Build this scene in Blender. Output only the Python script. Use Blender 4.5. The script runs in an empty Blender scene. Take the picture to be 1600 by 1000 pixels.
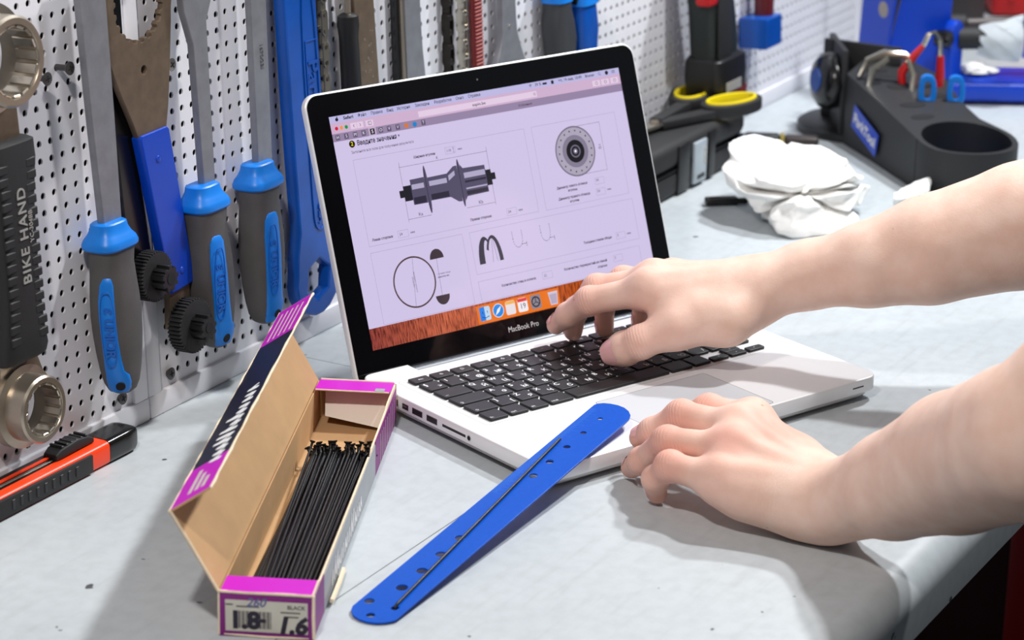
import bpy, bmesh, math, random
import numpy as np
from mathutils import Matrix, Vector
random.seed(7)
rng = np.random.default_rng(11)
scene = bpy.context.scene
COL = scene.collection
R = math.radians

# ---------------------------------------------------------------- camera
cam_d = bpy.data.cameras.new('camera')
cam = bpy.data.objects.new('camera', cam_d)
COL.objects.link(cam)
cr = Vector((0.486347, -0.873591, 0.017507))      # right
cdn = Vector((-0.274531, -0.171798, -0.946107))   # down
cf = Vector((0.829518, 0.455329, -0.323381))      # forward
cl = Vector((-1.471566, -0.776311, 0.695068))
cam.matrix_world = Matrix(((cr.x, -cdn.x, -cf.x, cl.x), (cr.y, -cdn.y, -cf.y, cl.y),
                           (cr.z, -cdn.z, -cf.z, cl.z), (0, 0, 0, 1)))
cam_d.sensor_width = 36
cam_d.sensor_fit = 'HORIZONTAL'
cam_d.lens = 91.76
cam_d.clip_start = 0.05
cam_d.dof.use_dof = True
cam_d.dof.focus_distance = 1.88
cam_d.dof.aperture_fstop = 10.0
scene.camera = cam

# ---------------------------------------------------------------- world and lamps
world = bpy.data.worlds.new('world')
scene.world = world
world.use_nodes = True
wb = world.node_tree.nodes['Background']
wb.inputs[0].default_value = (0.80, 0.90, 1.0, 1)
wb.inputs[1].default_value = 0.17

def area(name, loc, target, sx, sy, power, col):
    d = bpy.data.lights.new(name, 'AREA')
    d.shape = 'RECTANGLE'
    d.size, d.size_y = sx, sy
    d.energy = power
    d.color = col
    o = bpy.data.objects.new(name, d)
    COL.objects.link(o)
    o.location = loc
    o.rotation_euler = (Vector(target) - Vector(loc)).to_track_quat('-Z', 'Y').to_euler()
    return o
area('lamp_far', (1.35, -0.15, 1.40), (0.15, 0.0, 0.0), 0.10, 0.10, 23, (0.95, 0.98, 1.0))
area('lamp_middle', (0.72, -0.42, 1.50), (0.15, 0.0, 0.0), 0.10, 0.10, 19, (0.98, 0.98, 0.98))
area('lamp_near', (-0.95, -0.17, 1.25), (0.05, 0.05, 0.0), 0.08, 0.08, 12, (1.0, 0.92, 0.86))

vs = scene.view_settings
vs.view_transform = 'Standard'
vs.look = 'None'
vs.exposure = 0.0
vs.gamma = 1.0
vs.use_curve_mapping = False

# ---------------------------------------------------------------- helpers
def lin(c):
    c = c / 255.0
    return c / 12.92 if c <= 0.04045 else ((c + 0.055) / 1.055) ** 2.4

def rgb(r, g, b):
    return (lin(r), lin(g), lin(b), 1.0)

MATS = {}
def mat(name, col, rough=0.5, metal=0.0, noise=0.0, nscale=60.0, bump=0.0, bscale=300.0, emit=0.0,
        spec=0.5, coat=0.0, sss=0.0):
    if name in MATS:
        return MATS[name]
    m = bpy.data.materials.new(name)
    m.use_nodes = True
    nt = m.node_tree
    b = nt.nodes['Principled BSDF']
    b.inputs['Base Color'].default_value = col
    b.inputs['Roughness'].default_value = rough
    b.inputs['Metallic'].default_value = metal
    b.inputs['Specular IOR Level'].default_value = spec
    b.inputs['Coat Weight'].default_value = coat
    if sss:
        b.inputs['Subsurface Weight'].default_value = sss
    if emit:
        b.inputs['Emission Color'].default_value = col
        b.inputs['Emission Strength'].default_value = emit
    tc = nt.nodes.new('ShaderNodeTexCoord')
    if noise:
        n = nt.nodes.new('ShaderNodeTexNoise')
        n.inputs['Scale'].default_value = nscale
        n.inputs['Detail'].default_value = 5
        nt.links.new(tc.outputs['Object'], n.inputs['Vector'])
        mr = nt.nodes.new('ShaderNodeMapRange')
        mr.inputs['From Min'].default_value = 0.3
        mr.inputs['From Max'].default_value = 0.7
        mr.inputs['To Min'].default_value = 1 - noise
        mr.inputs['To Max'].default_value = 1 + noise
        nt.links.new(n.outputs['Fac'], mr.inputs['Value'])
        mx = nt.nodes.new('ShaderNodeVectorMath')
        mx.operation = 'SCALE'
        mx.inputs[0].default_value = col[:3]
        nt.links.new(mr.outputs['Result'], mx.inputs['Scale'])
        nt.links.new(mx.outputs['Vector'], b.inputs['Base Color'])
    if bump:
        n2 = nt.nodes.new('ShaderNodeTexNoise')
        n2.inputs['Scale'].default_value = bscale
        n2.inputs['Detail'].default_value = 4
        nt.links.new(tc.outputs['Object'], n2.inputs['Vector'])
        bp = nt.nodes.new('ShaderNodeBump')
        bp.inputs['Strength'].default_value = bump
        bp.inputs['Distance'].default_value = 0.001
        nt.links.new(n2.outputs['Fac'], bp.inputs['Height'])
        nt.links.new(bp.outputs['Normal'], b.inputs['Normal'])
    MATS[name] = m
    return m

def emis(name, col, s=1.0):
    if name in MATS:
        return MATS[name]
    m = bpy.data.materials.new(name)
    m.use_nodes = True
    b = m.node_tree.nodes['Principled BSDF']
    b.inputs['Base Color'].default_value = (0.004, 0.004, 0.004, 1)
    b.inputs['Roughness'].default_value = 0.12
    b.inputs['Specular IOR Level'].default_value = 0.35
    b.inputs['Emission Color'].default_value = col
    b.inputs['Emission Strength'].default_value = s
    MATS[name] = m
    return m

class MB:
    """collects geometry and links it as one mesh object"""
    def __init__(s):
        s.v, s.f, s.mi = [], [], []
    def add(s, geo, M=None, mi=0):
        vs_, fs_ = geo
        k = len(s.v)
        if M is None:
            s.v += [tuple(v) for v in vs_]
        else:
            s.v += [tuple(M @ Vector(v)) for v in vs_]
        s.f += [tuple(i + k for i in f) for f in fs_]
        s.mi += [mi] * len(fs_)
        return s
    def mesh(s, name, mats, smooth=None):
        me = bpy.data.meshes.new(name)
        me.from_pydata(s.v, [], s.f)
        if not isinstance(mats, (list, tuple)):
            mats = [mats]
        for m in mats:
            me.materials.append(m)
        me.polygons.foreach_set('material_index', s.mi)
        me.update()
        if smooth is not None:
            me.shade_auto(smooth) if hasattr(me, 'shade_auto') else None
            if not hasattr(me, 'shade_auto'):
                auto_smooth(me, smooth)
        return me
    def build(s, name, mats, parent=None, smooth=35, M=None, **kw):
        me = s.mesh(name, mats, smooth)
        return link(name, me, parent, M, **kw)

def auto_smooth(me, deg):
    bm = bmesh.new()
    bm.from_mesh(me)
    bmesh.ops.recalc_face_normals(bm, faces=bm.faces)
    for f in bm.faces:
        f.smooth = True
    lim = R(deg)
    for e in bm.edges:
        if len(e.link_faces) == 2:
            e.smooth = e.calc_face_angle(0.0) < lim
        else:
            e.smooth = False
    bm.to_mesh(me)
    bm.free()

def link(name, me, parent=None, M=None, label=None, cat=None, group=None, kind=None):
    o = bpy.data.objects.new(name, me)
    COL.objects.link(o)
    if parent is not None:
        o.parent = parent
    if M is not None:
        o.matrix_local = M
    return tag(o, label, cat, group, kind)

def tag(o, label=None, cat=None, group=None, kind=None):
    if label: o['label'] = label
    if cat: o['category'] = cat
    if group: o['group'] = group
    if kind: o['kind'] = kind
    return o

def thing(name, M, label, cat, group=None):
    o = bpy.data.objects.new(name, None)
    o.empty_display_size = 0.02
    COL.objects.link(o)
    o.matrix_world = M
    return tag(o, label, cat, group)

def T(x, y, z): return Matrix.Translation((x, y, z))
def RZ(a): return Matrix.Rotation(a, 4, 'Z')
def RX(a): return Matrix.Rotation(a, 4, 'X')
def RY(a): return Matrix.Rotation(a, 4, 'Y')
def frame(o, x, y, z):
    return Matrix(((x[0], y[0], z[0], o[0]), (x[1], y[1], z[1], o[1]), (x[2], y[2], z[2], o[2]), (0, 0, 0, 1)))

def box(x0, x1, y0, y1, z0, z1):
    v = [(x0, y0, z0), (x1, y0, z0), (x1, y1, z0), (x0, y1, z0), (x0, y0, z1), (x1, y0, z1), (x1, y1, z1), (x0, y1, z1)]
    f = [(3, 2, 1, 0), (4, 5, 6, 7), (0, 1, 5, 4), (1, 2, 6, 5), (2, 3, 7, 6), (3, 0, 4, 7)]
    return v, f

def rbox(x0, x1, y0, y1, z0, z1, r=0.001, seg=2):
    bm = bmesh.new()
    v, f = box(x0, x1, y0, y1, z0, z1)
    bv = [bm.verts.new(p) for p in v]
    for q in f:
        bm.faces.new([bv[i] for i in q])
    bmesh.ops.bevel(bm, geom=bm.edges[:], offset=r, segments=seg, affect='EDGES', profile=0.5)
    bm.verts.index_update()
    out = ([tuple(p.co) for p in bm.verts], [tuple(p.index for p in q.verts) for q in bm.faces])
    bm.free()
    return out

def cyl(r, z0, z1, n=24, r2=None):
    r2 = r if r2 is None else r2
    v = [(r * math.cos(2 * math.pi * i / n), r * math.sin(2 * math.pi * i / n), z0) for i in range(n)]
    v += [(r2 * math.cos(2 * math.pi * i / n), r2 * math.sin(2 * math.pi * i / n), z1) for i in range(n)]
    f = [(i, (i + 1) % n, n + (i + 1) % n, n + i) for i in range(n)]
    f += [tuple(range(n - 1, -1, -1)), tuple(range(n, 2 * n))]
    return v, f

def lathe(prof, n=32, closed=False):
    v, f = [], []
    for (r, z) in prof:
        for i in range(n):
            a = 2 * math.pi * i / n
            v.append((r * math.cos(a), r * math.sin(a), z))
    m = len(prof)
    for j in range(m - 1 + (1 if closed else 0)):
        for i in range(n):
            a, b = j * n, ((j + 1) % m) * n
            f.append((a + i, a + (i + 1) % n, b + (i + 1) % n, b + i))
    if not closed:
        f.append(tuple(range(n - 1, -1, -1)))
        f.append(tuple(range((m - 1) * n, m * n)))
    return v, f

def tube(pts, rad, n=8):
    pts = [Vector(p) for p in pts]
    if not isinstance(rad, (list, tuple)):
        rad = [rad] * len(pts)
    v, f = [], []
    t0 = (pts[1] - pts[0]).normalized()
    up = Vector((0, 0, 1)) if abs(t0.z) < 0.9 else Vector((1, 0, 0))
    x = t0.cross(up).normalized()
    for i, p in enumerate(pts):
        t = (pts[min(i + 1, len(pts) - 1)] - pts[max(i - 1, 0)]).normalized()
        x = (x - t * x.dot(t)).normalized()
        y = t.cross(x)
        for k in range(n):
            a = 2 * math.pi * k / n
            v.append(tuple(p + (x * math.cos(a) + y * math.sin(a)) * rad[i]))
    for i in range(len(pts) - 1):
        for k in range(n):
            f.append((i * n + k, i * n + (k + 1) % n, (i + 1) * n + (k + 1) % n, (i + 1) * n + k))
    f.append(tuple(range(n - 1, -1, -1)))
    f.append(tuple(range((len(pts) - 1) * n, len(pts) * n)))
    return v, f

def loft(secs, n=24, e=2.6):
    """secs: (y, xcentre, zcentre, halfwidth, halfdepth); superellipse sections stacked along y"""
    v, f = [], []
    for (y, xc, zc, a, b) in secs:
        for k in range(n):
            t = 2 * math.pi * k / n
            c, s_ = math.cos(t), math.sin(t)
            v.append((xc + a * math.copysign(abs(c) ** (2 / e), c), y, zc + b * math.copysign(abs(s_) ** (2 / e), s_)))
    for i in range(len(secs) - 1):
        for k in range(n):
            f.append((i * n + k, i * n + (k + 1) % n, (i + 1) * n + (k + 1) % n, (i + 1) * n + k))
    f.append(tuple(range(n - 1, -1, -1)))
    f.append(tuple(range((len(secs) - 1) * n, len(secs) * n)))
    return v, f

def _curve_mesh(cu):
    o = bpy.data.objects.new('tmp', cu)
    me = bpy.data.meshes.new_from_object(o)
    g = ([tuple(p.co) for p in me.vertices], [tuple(p.vertices) for p in me.polygons])
    bpy.data.objects.remove(o)
    bpy.data.meshes.remove(me)
    bpy.data.curves.remove(cu)
    return g

def ext(loops, z0, z1, bev=0.0, res=1):
    """solid of a flat outline (first loop) with holes (other loops)"""
    cu = bpy.data.curves.new('c', 'CURVE')
    cu.dimensions = '2D'
    cu.fill_mode = 'BOTH'
    for lp in loops:
        sp = cu.splines.new('POLY')
        sp.points.add(len(lp) - 1)
        for p, q in zip(sp.points, lp):
            p.co = (q[0], q[1], 0, 1)
        sp.use_cyclic_u = True
    cu.extrude = max((z1 - z0) / 2 - bev, 0.00001)
    if bev:
        cu.bevel_depth = bev
        cu.bevel_resolution = res
        cu.offset = -bev
    g = _curve_mesh(cu)
    zc = (z0 + z1) / 2
    return [(x, y, z + zc) for (x, y, z) in g[0]], g[1]

def textgeo(s, size, z=0.0, extrude=0.0, align='LEFT', bold=0.0, shear=0.0, space=1.0):
    cu = bpy.data.curves.new('t', 'FONT')
    cu.body = s
    cu.size = size
    cu.align_x = align
    cu.align_y = 'CENTER'
    cu.resolution_u = 3
    cu.extrude = extrude
    cu.offset = bold
    cu.shear = shear
    cu.space_character = space
    g = _curve_mesh(cu)
    return [(x, y, zz + z) for (x, y, zz) in g[0]], g[1]

def circ(cx, cy, r, n=28, ph=0.0):
    return [(cx + r * math.cos(2 * math.pi * i / n + ph), cy + r * math.sin(2 * math.pi * i / n + ph)) for i in range(n)]

def gear(cx, cy, r1, r2, teeth, duty=0.5):
    out = []
    for i in range(teeth):
        a = 2 * math.pi * i / teeth
        w = 2 * math.pi / teeth
        for (fr, rr) in ((0.0, r1), (duty * 0.8, r1), (duty, r2), (0.8, r2)):
            out.append((cx + rr * math.cos(a + fr * w), cy + rr * math.sin(a + fr * w)))
    return out

def rrect(x0, x1, y0, y1, r, n=5):
    out = []
    for (cx, cy, a0) in ((x1 - r, y1 - r, 0), (x0 + r, y1 - r, 90), (x0 + r, y0 + r, 180), (x1 - r, y0 + r, 270)):
        for i in range(n + 1):
            a = R(a0 + 90 * i / n)
            out.append((cx + r * math.cos(a), cy + r * math.sin(a)))
    return out

def smooth_poly(pts, it=2):
    for _ in range(it):
        q = []
        for i in range(len(pts)):
            a, b = pts[i], pts[(i + 1) % len(pts)]
            q.append((a[0] * .75 + b[0] * .25, a[1] * .75 + b[1] * .25))
            q.append((a[0] * .25 + b[0] * .75, a[1] * .25 + b[1] * .75))
        pts = q
    return pts

# ---------------------------------------------------------------- materials
M_panel = mat('white_powder_coat', rgb(226, 226, 232), 0.38, noise=0.03, nscale=25, bump=0.03, bscale=600)
M_dark = mat('dark_void', (0.006, 0.006, 0.008, 1), 0.9)
M_screw = mat('dark_screw', rgb(88, 86, 86), 0.42, 0.8)
M_screwl = mat('zinc_screw', rgb(150, 148, 144), 0.35, 0.85)
M_steel = mat('satin_steel', rgb(140, 142, 148), 0.45, 0.55, noise=0.10, nscale=90, bump=0.08, bscale=900)
M_chrome = mat('nickel', rgb(205, 198, 184), 0.18, 0.95)
M_nick = mat('brushed_nickel', rgb(170, 160, 146), 0.32, 0.85, noise=0.06)
M_brown = mat('bronze_steel', rgb(112, 96, 80), 0.45, 0.5, noise=0.14, nscale=120, bump=0.06, bscale=700)
M_ublue = mat('bright_blue_rubber', rgb(8, 124, 222), 0.40, noise=0.04)
M_ublued = mat('bright_blue_embossed', rgb(2, 96, 190), 0.45)
M_grub = mat('grey_rubber', rgb(82, 80, 80), 0.62, noise=0.10, nscale=60, bump=0.08, bscale=500)
M_pblue = mat('cobalt_vinyl', rgb(2, 62, 180), 0.28, noise=0.04)
M_pblue2 = mat('deep_blue_paint', rgb(0, 74, 162), 0.30, noise=0.10, nscale=40)
M_pblue3 = mat('stand_blue_paint', rgb(0, 62, 190), 0.35)
M_black = mat('black_plastic', rgb(22, 22, 24), 0.42, noise=0.06)
M_blackg = mat('black_gloss', rgb(14, 15, 17), 0.22)
M_blackm = mat('black_rubber', rgb(29, 29, 31), 0.65, bump=0.08, bscale=500)
M_white = mat('white_print', rgb(235, 235, 235), 0.6)
M_grey = mat('grey_print', rgb(150, 148, 146), 0.6)
M_orange = mat('orange_plastic', rgb(250, 66, 16), 0.35)
M_red = mat('red_paint', rgb(196, 14, 18), 0.4)
M_redd = mat('dark_red_plastic', rgb(110, 24, 24), 0.4)
M_yellow = mat('yellow_rubber', rgb(232, 208, 8), 0.45)
# ---------------------------------------------------------------- the wall of perforated panels
TILT = 0.044819
WM = frame((0, 0.320658, 0), (1, 0, 0), (0, math.sin(TILT), math.cos(TILT)), (0, -math.cos(TILT), math.sin(TILT)))
wall = bpy.data.objects.new('wall_left', None)
COL.objects.link(wall)
wall.matrix_world = WM
tag(wall, 'white perforated steel panels with folded rims standing behind the workbench', kind='structure')
PIT = 0.0120977

def perforated(u0, u1, v0, v1, ou, ov, r=0.0025, n=12):
    """sheet of square cells, each with a real round hole and its rim going inwards"""
    i0, i1 = math.ceil((u0 - ou) / PIT + 0.5), math.floor((u1 - ou) / PIT - 0.5)
    j0, j1 = math.ceil((v0 - ov) / PIT + 0.5), math.floor((v1 - ov) / PIT - 0.5)
    h = PIT / 2
    sq = []
    for k in range(n):
        a = 2 * math.pi * (k + 0.5) / n
        c, s_ = math.cos(a), math.sin(a)
        m = max(abs(c), abs(s_))
        sq.append((h * c / m, h * s_ / m))
    ang = [2 * math.pi * (k + 0.5) / n for k in range(n)]
    corners = [(h, h), (-h, h), (-h, -h), (h, -h)]
    vb, fb = [], []
    for a in ang: vb.append((r * math.cos(a), r * math.sin(a), 0))
    for a in ang: vb.append((r * math.cos(a), r * math.sin(a), -0.0014))
    for p in sq: vb.append((p[0], p[1], 0))
    for p in corners: vb.append((p[0], p[1], 0))
    for k in range(n):
        k2 = (k + 1) % n
        fb.append((k + n, k2 + n, k2, k))
        am = (ang[k] + ang[k2 if k2 else 0] + (2 * math.pi if k2 == 0 else 0)) / 2
        q = None
        a1, a2 = math.degrees(ang[k]), math.degrees(ang[k]) + 360.0 / n
        for ci, ca in enumerate((45, 135, 225, 315)):
            if a1 + 1e-6 < ca < a2 - 1e-6:
                q = ci
        if q is None:
            fb.append((k, k2, 2 * n + k2, 2 * n + k))
        else:
            fb.append((k, k2, 2 * n + k2, 3 * n + q, 2 * n + k))
    V_, F_ = [], []
    for i in range(i0, i1 + 1):
        for j in range(j0, j1 + 1):
            b0 = len(V_)
            V_ += [(ou + i * PIT + x, ov + j * PIT + y, z) for (x, y, z) in vb]
            F_ += [tuple(t + b0 for t in q) for q in fb]
    mb = MB()
    mb.add((V_, F_))
    a0, a1 = ou + i0 * PIT - h, ou + i1 * PIT + h
    b0, b1 = ov + j0 * PIT - h, ov + j1 * PIT + h
    for (x0, x1, y0, y1) in ((u0, a0, v0, v1), (a1, u1, v0, v1), (a0, a1, v0, b0), (a0, a1, b1, v1)):
        if x1 - x0 > 1e-5 and y1 - y0 > 1e-5:
            mb.add(([(x0, y0, 0), (x1, y0, 0), (x1, y1, 0), (x0, y1, 0)], [(0, 1, 2, 3)]))
    return mb

VT = 0.43
for (u0, u1, ou, ov) in ((-0.50, -0.044, -0.10159, 0.0239), (-0.012, 1.36, 0.0010, 0.0269)):
    p = perforated(u0, u1, 0.0168, VT, ou, ov)
    o = p.build('perforated_sheet', M_panel, wall, smooth=30)
MB().add(box(-0.52, 1.37, 0.0, VT, -0.030, -0.020)).build('hole_shade_backing', M_dark, wall)  # added near-black sheet, its colour stands in for the shade inside the holes
# folded rims, one pair for each panel: foot rail and upright, with the joint between them
for (u0, u1) in ((-0.52, -0.0284), (-0.0276, 1.37)):
    MB().add(rbox(u0, u1, 0.0, 0.0172, -0.012, 0.0034, 0.0012)).build('foot_rail', M_panel, wall)
MB().add(rbox(-0.0445, -0.0284, 0.0165, VT, -0.012, 0.0030, 0.0012)).build('panel_upright', M_panel, wall)
MB().add(rbox(1.359, 1.370, 0.0165, VT, -0.012, 0.0030, 0.0012)).build('panel_upright', M_panel, wall)
MB().add(rbox(-0.0276, -0.0120, 0.0165, VT, -0.012, 0.0030, 0.0012)).build('panel_upright', M_panel, wall)

def screw_mesh(m, ln):
    mb = MB()
    mb.add(lathe([(0.0022, 0.0), (0.0022, ln - 0.004), (0.0045, ln - 0.0008), (0.0048, ln), (0.0030, ln + 0.0004), (0.0006, ln + 0.0005)], 16))
    me = mb.mesh('screw', [m, M_dark], 40)
    return me
def cross():
    mb = MB()
    mb.add(box(-0.0024, 0.0024, -0.0005, 0.0005, 0, 0.0002)).add(box(-0.0005, 0.0005, -0.0024, 0.0024, 0, 0.0002))
    return mb.mesh('screw_recess', M_dark)
SC = {True: screw_mesh(M_screwl, 0.012), False: screw_mesh(M_screw, 0.012)}
SF = screw_mesh(M_screw, 0.0032)
CR = cross()
def screw(u, v, light=False, w=0.0, flat=False):
    s_ = link('screw', SF if flat else SC[light], wall, T(u, v, w))
    link('cross_recess', CR, s_, T(0, 0, (0.0032 if flat else 0.012) + 0.0005) @ RZ(random.random()))
for (u, v, l) in ((-0.1016, 0.2784, False), (-0.1260, 0.2760, False), (-0.138, 0.3085, False), (-0.0385, 0.2480, True), (0.0125, 0.2585, True)):
    screw(u, v, l)
screw(-0.0585, 0.0262, flat=True)
screw(0.0000, 0.0270, flat=True)

# far wall and floor of the workshop
def plain(name, geo, m, label):
    o = MB().add(geo).build(name, m, None)
    tag(o, label, kind='structure')
    return o
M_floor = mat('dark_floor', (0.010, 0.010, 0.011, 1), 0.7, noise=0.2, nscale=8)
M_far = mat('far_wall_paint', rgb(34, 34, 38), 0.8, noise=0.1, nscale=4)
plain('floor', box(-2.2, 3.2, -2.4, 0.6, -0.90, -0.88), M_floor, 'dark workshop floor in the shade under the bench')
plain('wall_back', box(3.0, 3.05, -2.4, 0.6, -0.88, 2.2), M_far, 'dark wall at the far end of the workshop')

# ---------------------------------------------------------------- workbench
def bench_mat():
    m = bpy.data.materials.new('grey_bench_paint')
    m.use_nodes = True
    nt = m.node_tree
    b = nt.nodes['Principled BSDF']
    tc = nt.nodes.new('ShaderNodeTexCoord')
    n1 = nt.nodes.new('ShaderNodeTexNoise'); n1.inputs['Scale'].default_value = 7; n1.inputs['Detail'].default_value = 8
    n2 = nt.nodes.new('ShaderNodeTexNoise'); n2.inputs['Scale'].default_value = 90; n2.inputs['Detail'].default_value = 6
    n3 = nt.nodes.new('ShaderNodeTexNoise'); n3.inputs['Scale'].default_value = 55; n3.inputs['Detail'].default_value = 2
    mp = nt.nodes.new('ShaderNodeMapping'); mp.inputs['Scale'].default_value = (1.0, 9.0, 1.0); mp.inputs['Rotation'].default_value = (0, 0, 0.5)
    n4 = nt.nodes.new('ShaderNodeTexNoise'); n4.inputs['Scale'].default_value = 14; n4.inputs['Detail'].default_value = 7
    for n in (n1, n2, n3): nt.links.new(tc.outputs['Object'], n.inputs['Vector'])
    nt.links.new(tc.outputs['Object'], mp.inputs['Vector']); nt.links.new(mp.outputs['Vector'], n4.inputs['Vector'])
    r1 = nt.nodes.new('ShaderNodeValToRGB')
    r1.color_ramp.elements[0].position = 0.3; r1.color_ramp.elements[0].color = rgb(184, 191, 195)
    r1.color_ramp.elements[1].position = 0.7; r1.color_ramp.elements[1].color = rgb(192, 199, 203)
    nt.links.new(n1.outputs['Fac'], r1.inputs['Fac'])
    mx = nt.nodes.new('ShaderNodeMix'); mx.data_type = 'RGBA'; mx.blend_type = 'MULTIPLY'; mx.inputs['Factor'].default_value = 1.0
    r2 = nt.nodes.new('ShaderNodeValToRGB')
    r2.color_ramp.elements[0].position = 0.32; r2.color_ramp.elements[0].color = (0.92, 0.92, 0.92, 1)
    r2.color_ramp.elements[1].position = 0.6; r2.color_ramp.elements[1].color = (1, 1, 1, 1)
    nt.links.new(n2.outputs['Fac'], r2.inputs['Fac'])
    nt.links.new(r1.outputs['Color'], mx.inputs['A']); nt.links.new(r2.outputs['Color'], mx.inputs['B'])
    r3 = nt.nodes.new('ShaderNodeValToRGB')      # small dark chips
    r3.color_ramp.elements[0].position = 0.250; r3.color_ramp.elements[0].color = (0.16, 0.15, 0.15, 1)
    r3.color_ramp.elements[1].position = 0.268; r3.color_ramp.elements[1].color = (1, 1, 1, 1)
    nt.links.new(n3.outputs['Fac'], r3.inputs['Fac'])
    mx2 = nt.nodes.new('ShaderNodeMix'); mx2.data_type = 'RGBA'; mx2.blend_type = 'MULTIPLY'; mx2.inputs['Factor'].default_value = 1.0
    nt.links.new(mx.outputs['Result'], mx2.inputs['A']); nt.links.new(r3.outputs['Color'], mx2.inputs['B'])
    r4 = nt.nodes.new('ShaderNodeValToRGB')      # drawn-out scuffs
    r4.color_ramp.elements[0].position = 0.30; r4.color_ramp.elements[0].color = (0.93, 0.93, 0.925, 1)
    r4.color_ramp.elements[1].position = 0.46; r4.color_ramp.elements[1].color = (1, 1, 1, 1)
    nt.links.new(n4.outputs['Fac'], r4.inputs['Fac'])
    mx3 = nt.nodes.new('ShaderNodeMix'); mx3.data_type = 'RGBA'; mx3.blend_type = 'MULTIPLY'; mx3.inputs['Factor'].default_value = 1.0
    nt.links.new(mx2.outputs['Result'], mx3.inputs['A']); nt.links.new(r4.outputs['Color'], mx3.inputs['B'])
    nt.links.new(mx3.outputs['Result'], b.inputs['Base Color'])
    b.inputs['Roughness'].default_value = 0.42
    bp = nt.nodes.new('ShaderNodeBump'); bp.inputs['Strength'].default_value = 0.06; bp.inputs['Distance'].default_value = 0.001
    nt.links.new(n2.outputs['Fac'], bp.inputs['Height']); nt.links.new(bp.outputs['Normal'], b.inputs['Normal'])
    return m
M_bench = bench_mat()
bench = thing('workbench', T(0, 0, 0), 'grey painted workbench with a rounded front edge and fine sheet joints', 'workbench')
prof = [(0.3204, 0.0)]
rr = 0.022
for i in range(9):
    a = R(90 + 90 * i / 8)
    prof.append((-0.246 + rr * math.cos(a), -rr + rr * math.sin(a)))
prof += [(-0.268, -0.045), (-0.262, -0.050), (0.3204, -0.050)]
def slab(x0, x1, pr):
    n = len(pr)
    v = [(x0, y, z) for (y, z) in pr] + [(x1, y, z) for (y, z) in pr]
    f = [(i, (i + 1) % n, n + (i + 1) % n, n + i) for i in range(n)]
    f += [tuple(range(n - 1, -1, -1)), tuple(range(n, 2 * n))]
    return v, f
# three sheets with narrow open joints between them: along the wall and across
JY, JX = 0.0330, 0.1462
front = [p for p in prof if p[0] < JY - 0.1] 
front = [(JY - 0.0004, 0.0)] + front + [(JY - 0.0004, -0.050)]
back = [(0.3204, 0.0), (JY + 0.0004, 0.0), (JY + 0.0004, -0.050), (0.3204, -0.050)]
MB().add(slab(-0.85, 2.35, front)).build('top_sheet', M_bench, bench, smooth=30)
MB().add(slab(-0.85, JX - 0.0005, back)).build('top_sheet', M_bench, bench, smooth=30)
back2 = [(0.3204, 0.0), (JY - 0.0004, 0.0), (JY - 0.0004, -0.050), (0.3204, -0.050)]
MB().add(slab(JX + 0.0005, 2.35, back2)).build('top_sheet', M_bench, bench, smooth=30)
MB().add(box(-0.84, 2.34, -0.24, 0.31, -0.058, -0.0502)).build('underside_board', M_dark, bench)
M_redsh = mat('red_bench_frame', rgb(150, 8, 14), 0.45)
M_redshaded = mat('shaded_red_panel', rgb(52, 4, 6), 0.6)  # same red as the frame, under-bench shade put into the colour
MB().add(rbox(0.742, 0.79, -0.118, 0.30, -0.42, -0.0585, 0.003)).build('side_panel', M_redshaded, bench)
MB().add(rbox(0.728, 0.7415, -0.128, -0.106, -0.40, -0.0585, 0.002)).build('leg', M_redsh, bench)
for (x, y) in ((-0.80, -0.2), (-0.80, 0.28), (2.25, -0.2), (2.25, 0.28)):
    MB().add(rbox(x - 0.02, x + 0.02, y - 0.02, y + 0.02, -0.88, -0.0585, 0.003)).build('leg', M_redsh, bench)
MB().add(rbox(0.70, 1.25, -0.16, 0.30, -0.88, -0.425, 0.01)).build('lower_cabinet', M_blackm, bench)
# ---------------------------------------------------------------- laptop
M_alu = mat('laptop_aluminium', rgb(238, 238, 240), 0.36, 0.15, bump=0.02, bscale=2500)
M_alud = mat('laptop_aluminium_side', rgb(205, 203, 202), 0.40, 0.35)
M_pad = mat('trackpad_glass', rgb(206, 209, 214), 0.30, 0.05)
M_line = mat('deck_groove', rgb(190, 192, 194), 0.5)
M_gloss = mat('screen_glass_black', (0.003, 0.003, 0.004, 1), 0.06, spec=0.3)
M_key = mat('key_black', rgb(22, 22, 25), 0.48, noise=0.15, nscale=400)
M_leg = mat('key_legend_white', rgb(245, 245, 245), 0.6)
M_hinge = mat('hinge_grey', rgb(70, 74, 80), 0.35, 0.3)
M_port = mat('port_dark', rgb(36, 34, 32), 0.5)
M_portm = mat('port_metal', rgb(150, 146, 138), 0.35, 0.8)
LW, LD, LH = 0.3248, 0.2270, 0.0190
laptop = thing('laptop', RZ(R(-22.524)), 'open silver laptop with black keys and a web page on its lit screen', 'laptop')
out = rrect(0, LW, 0, LD, 0.0115, 7)
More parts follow.
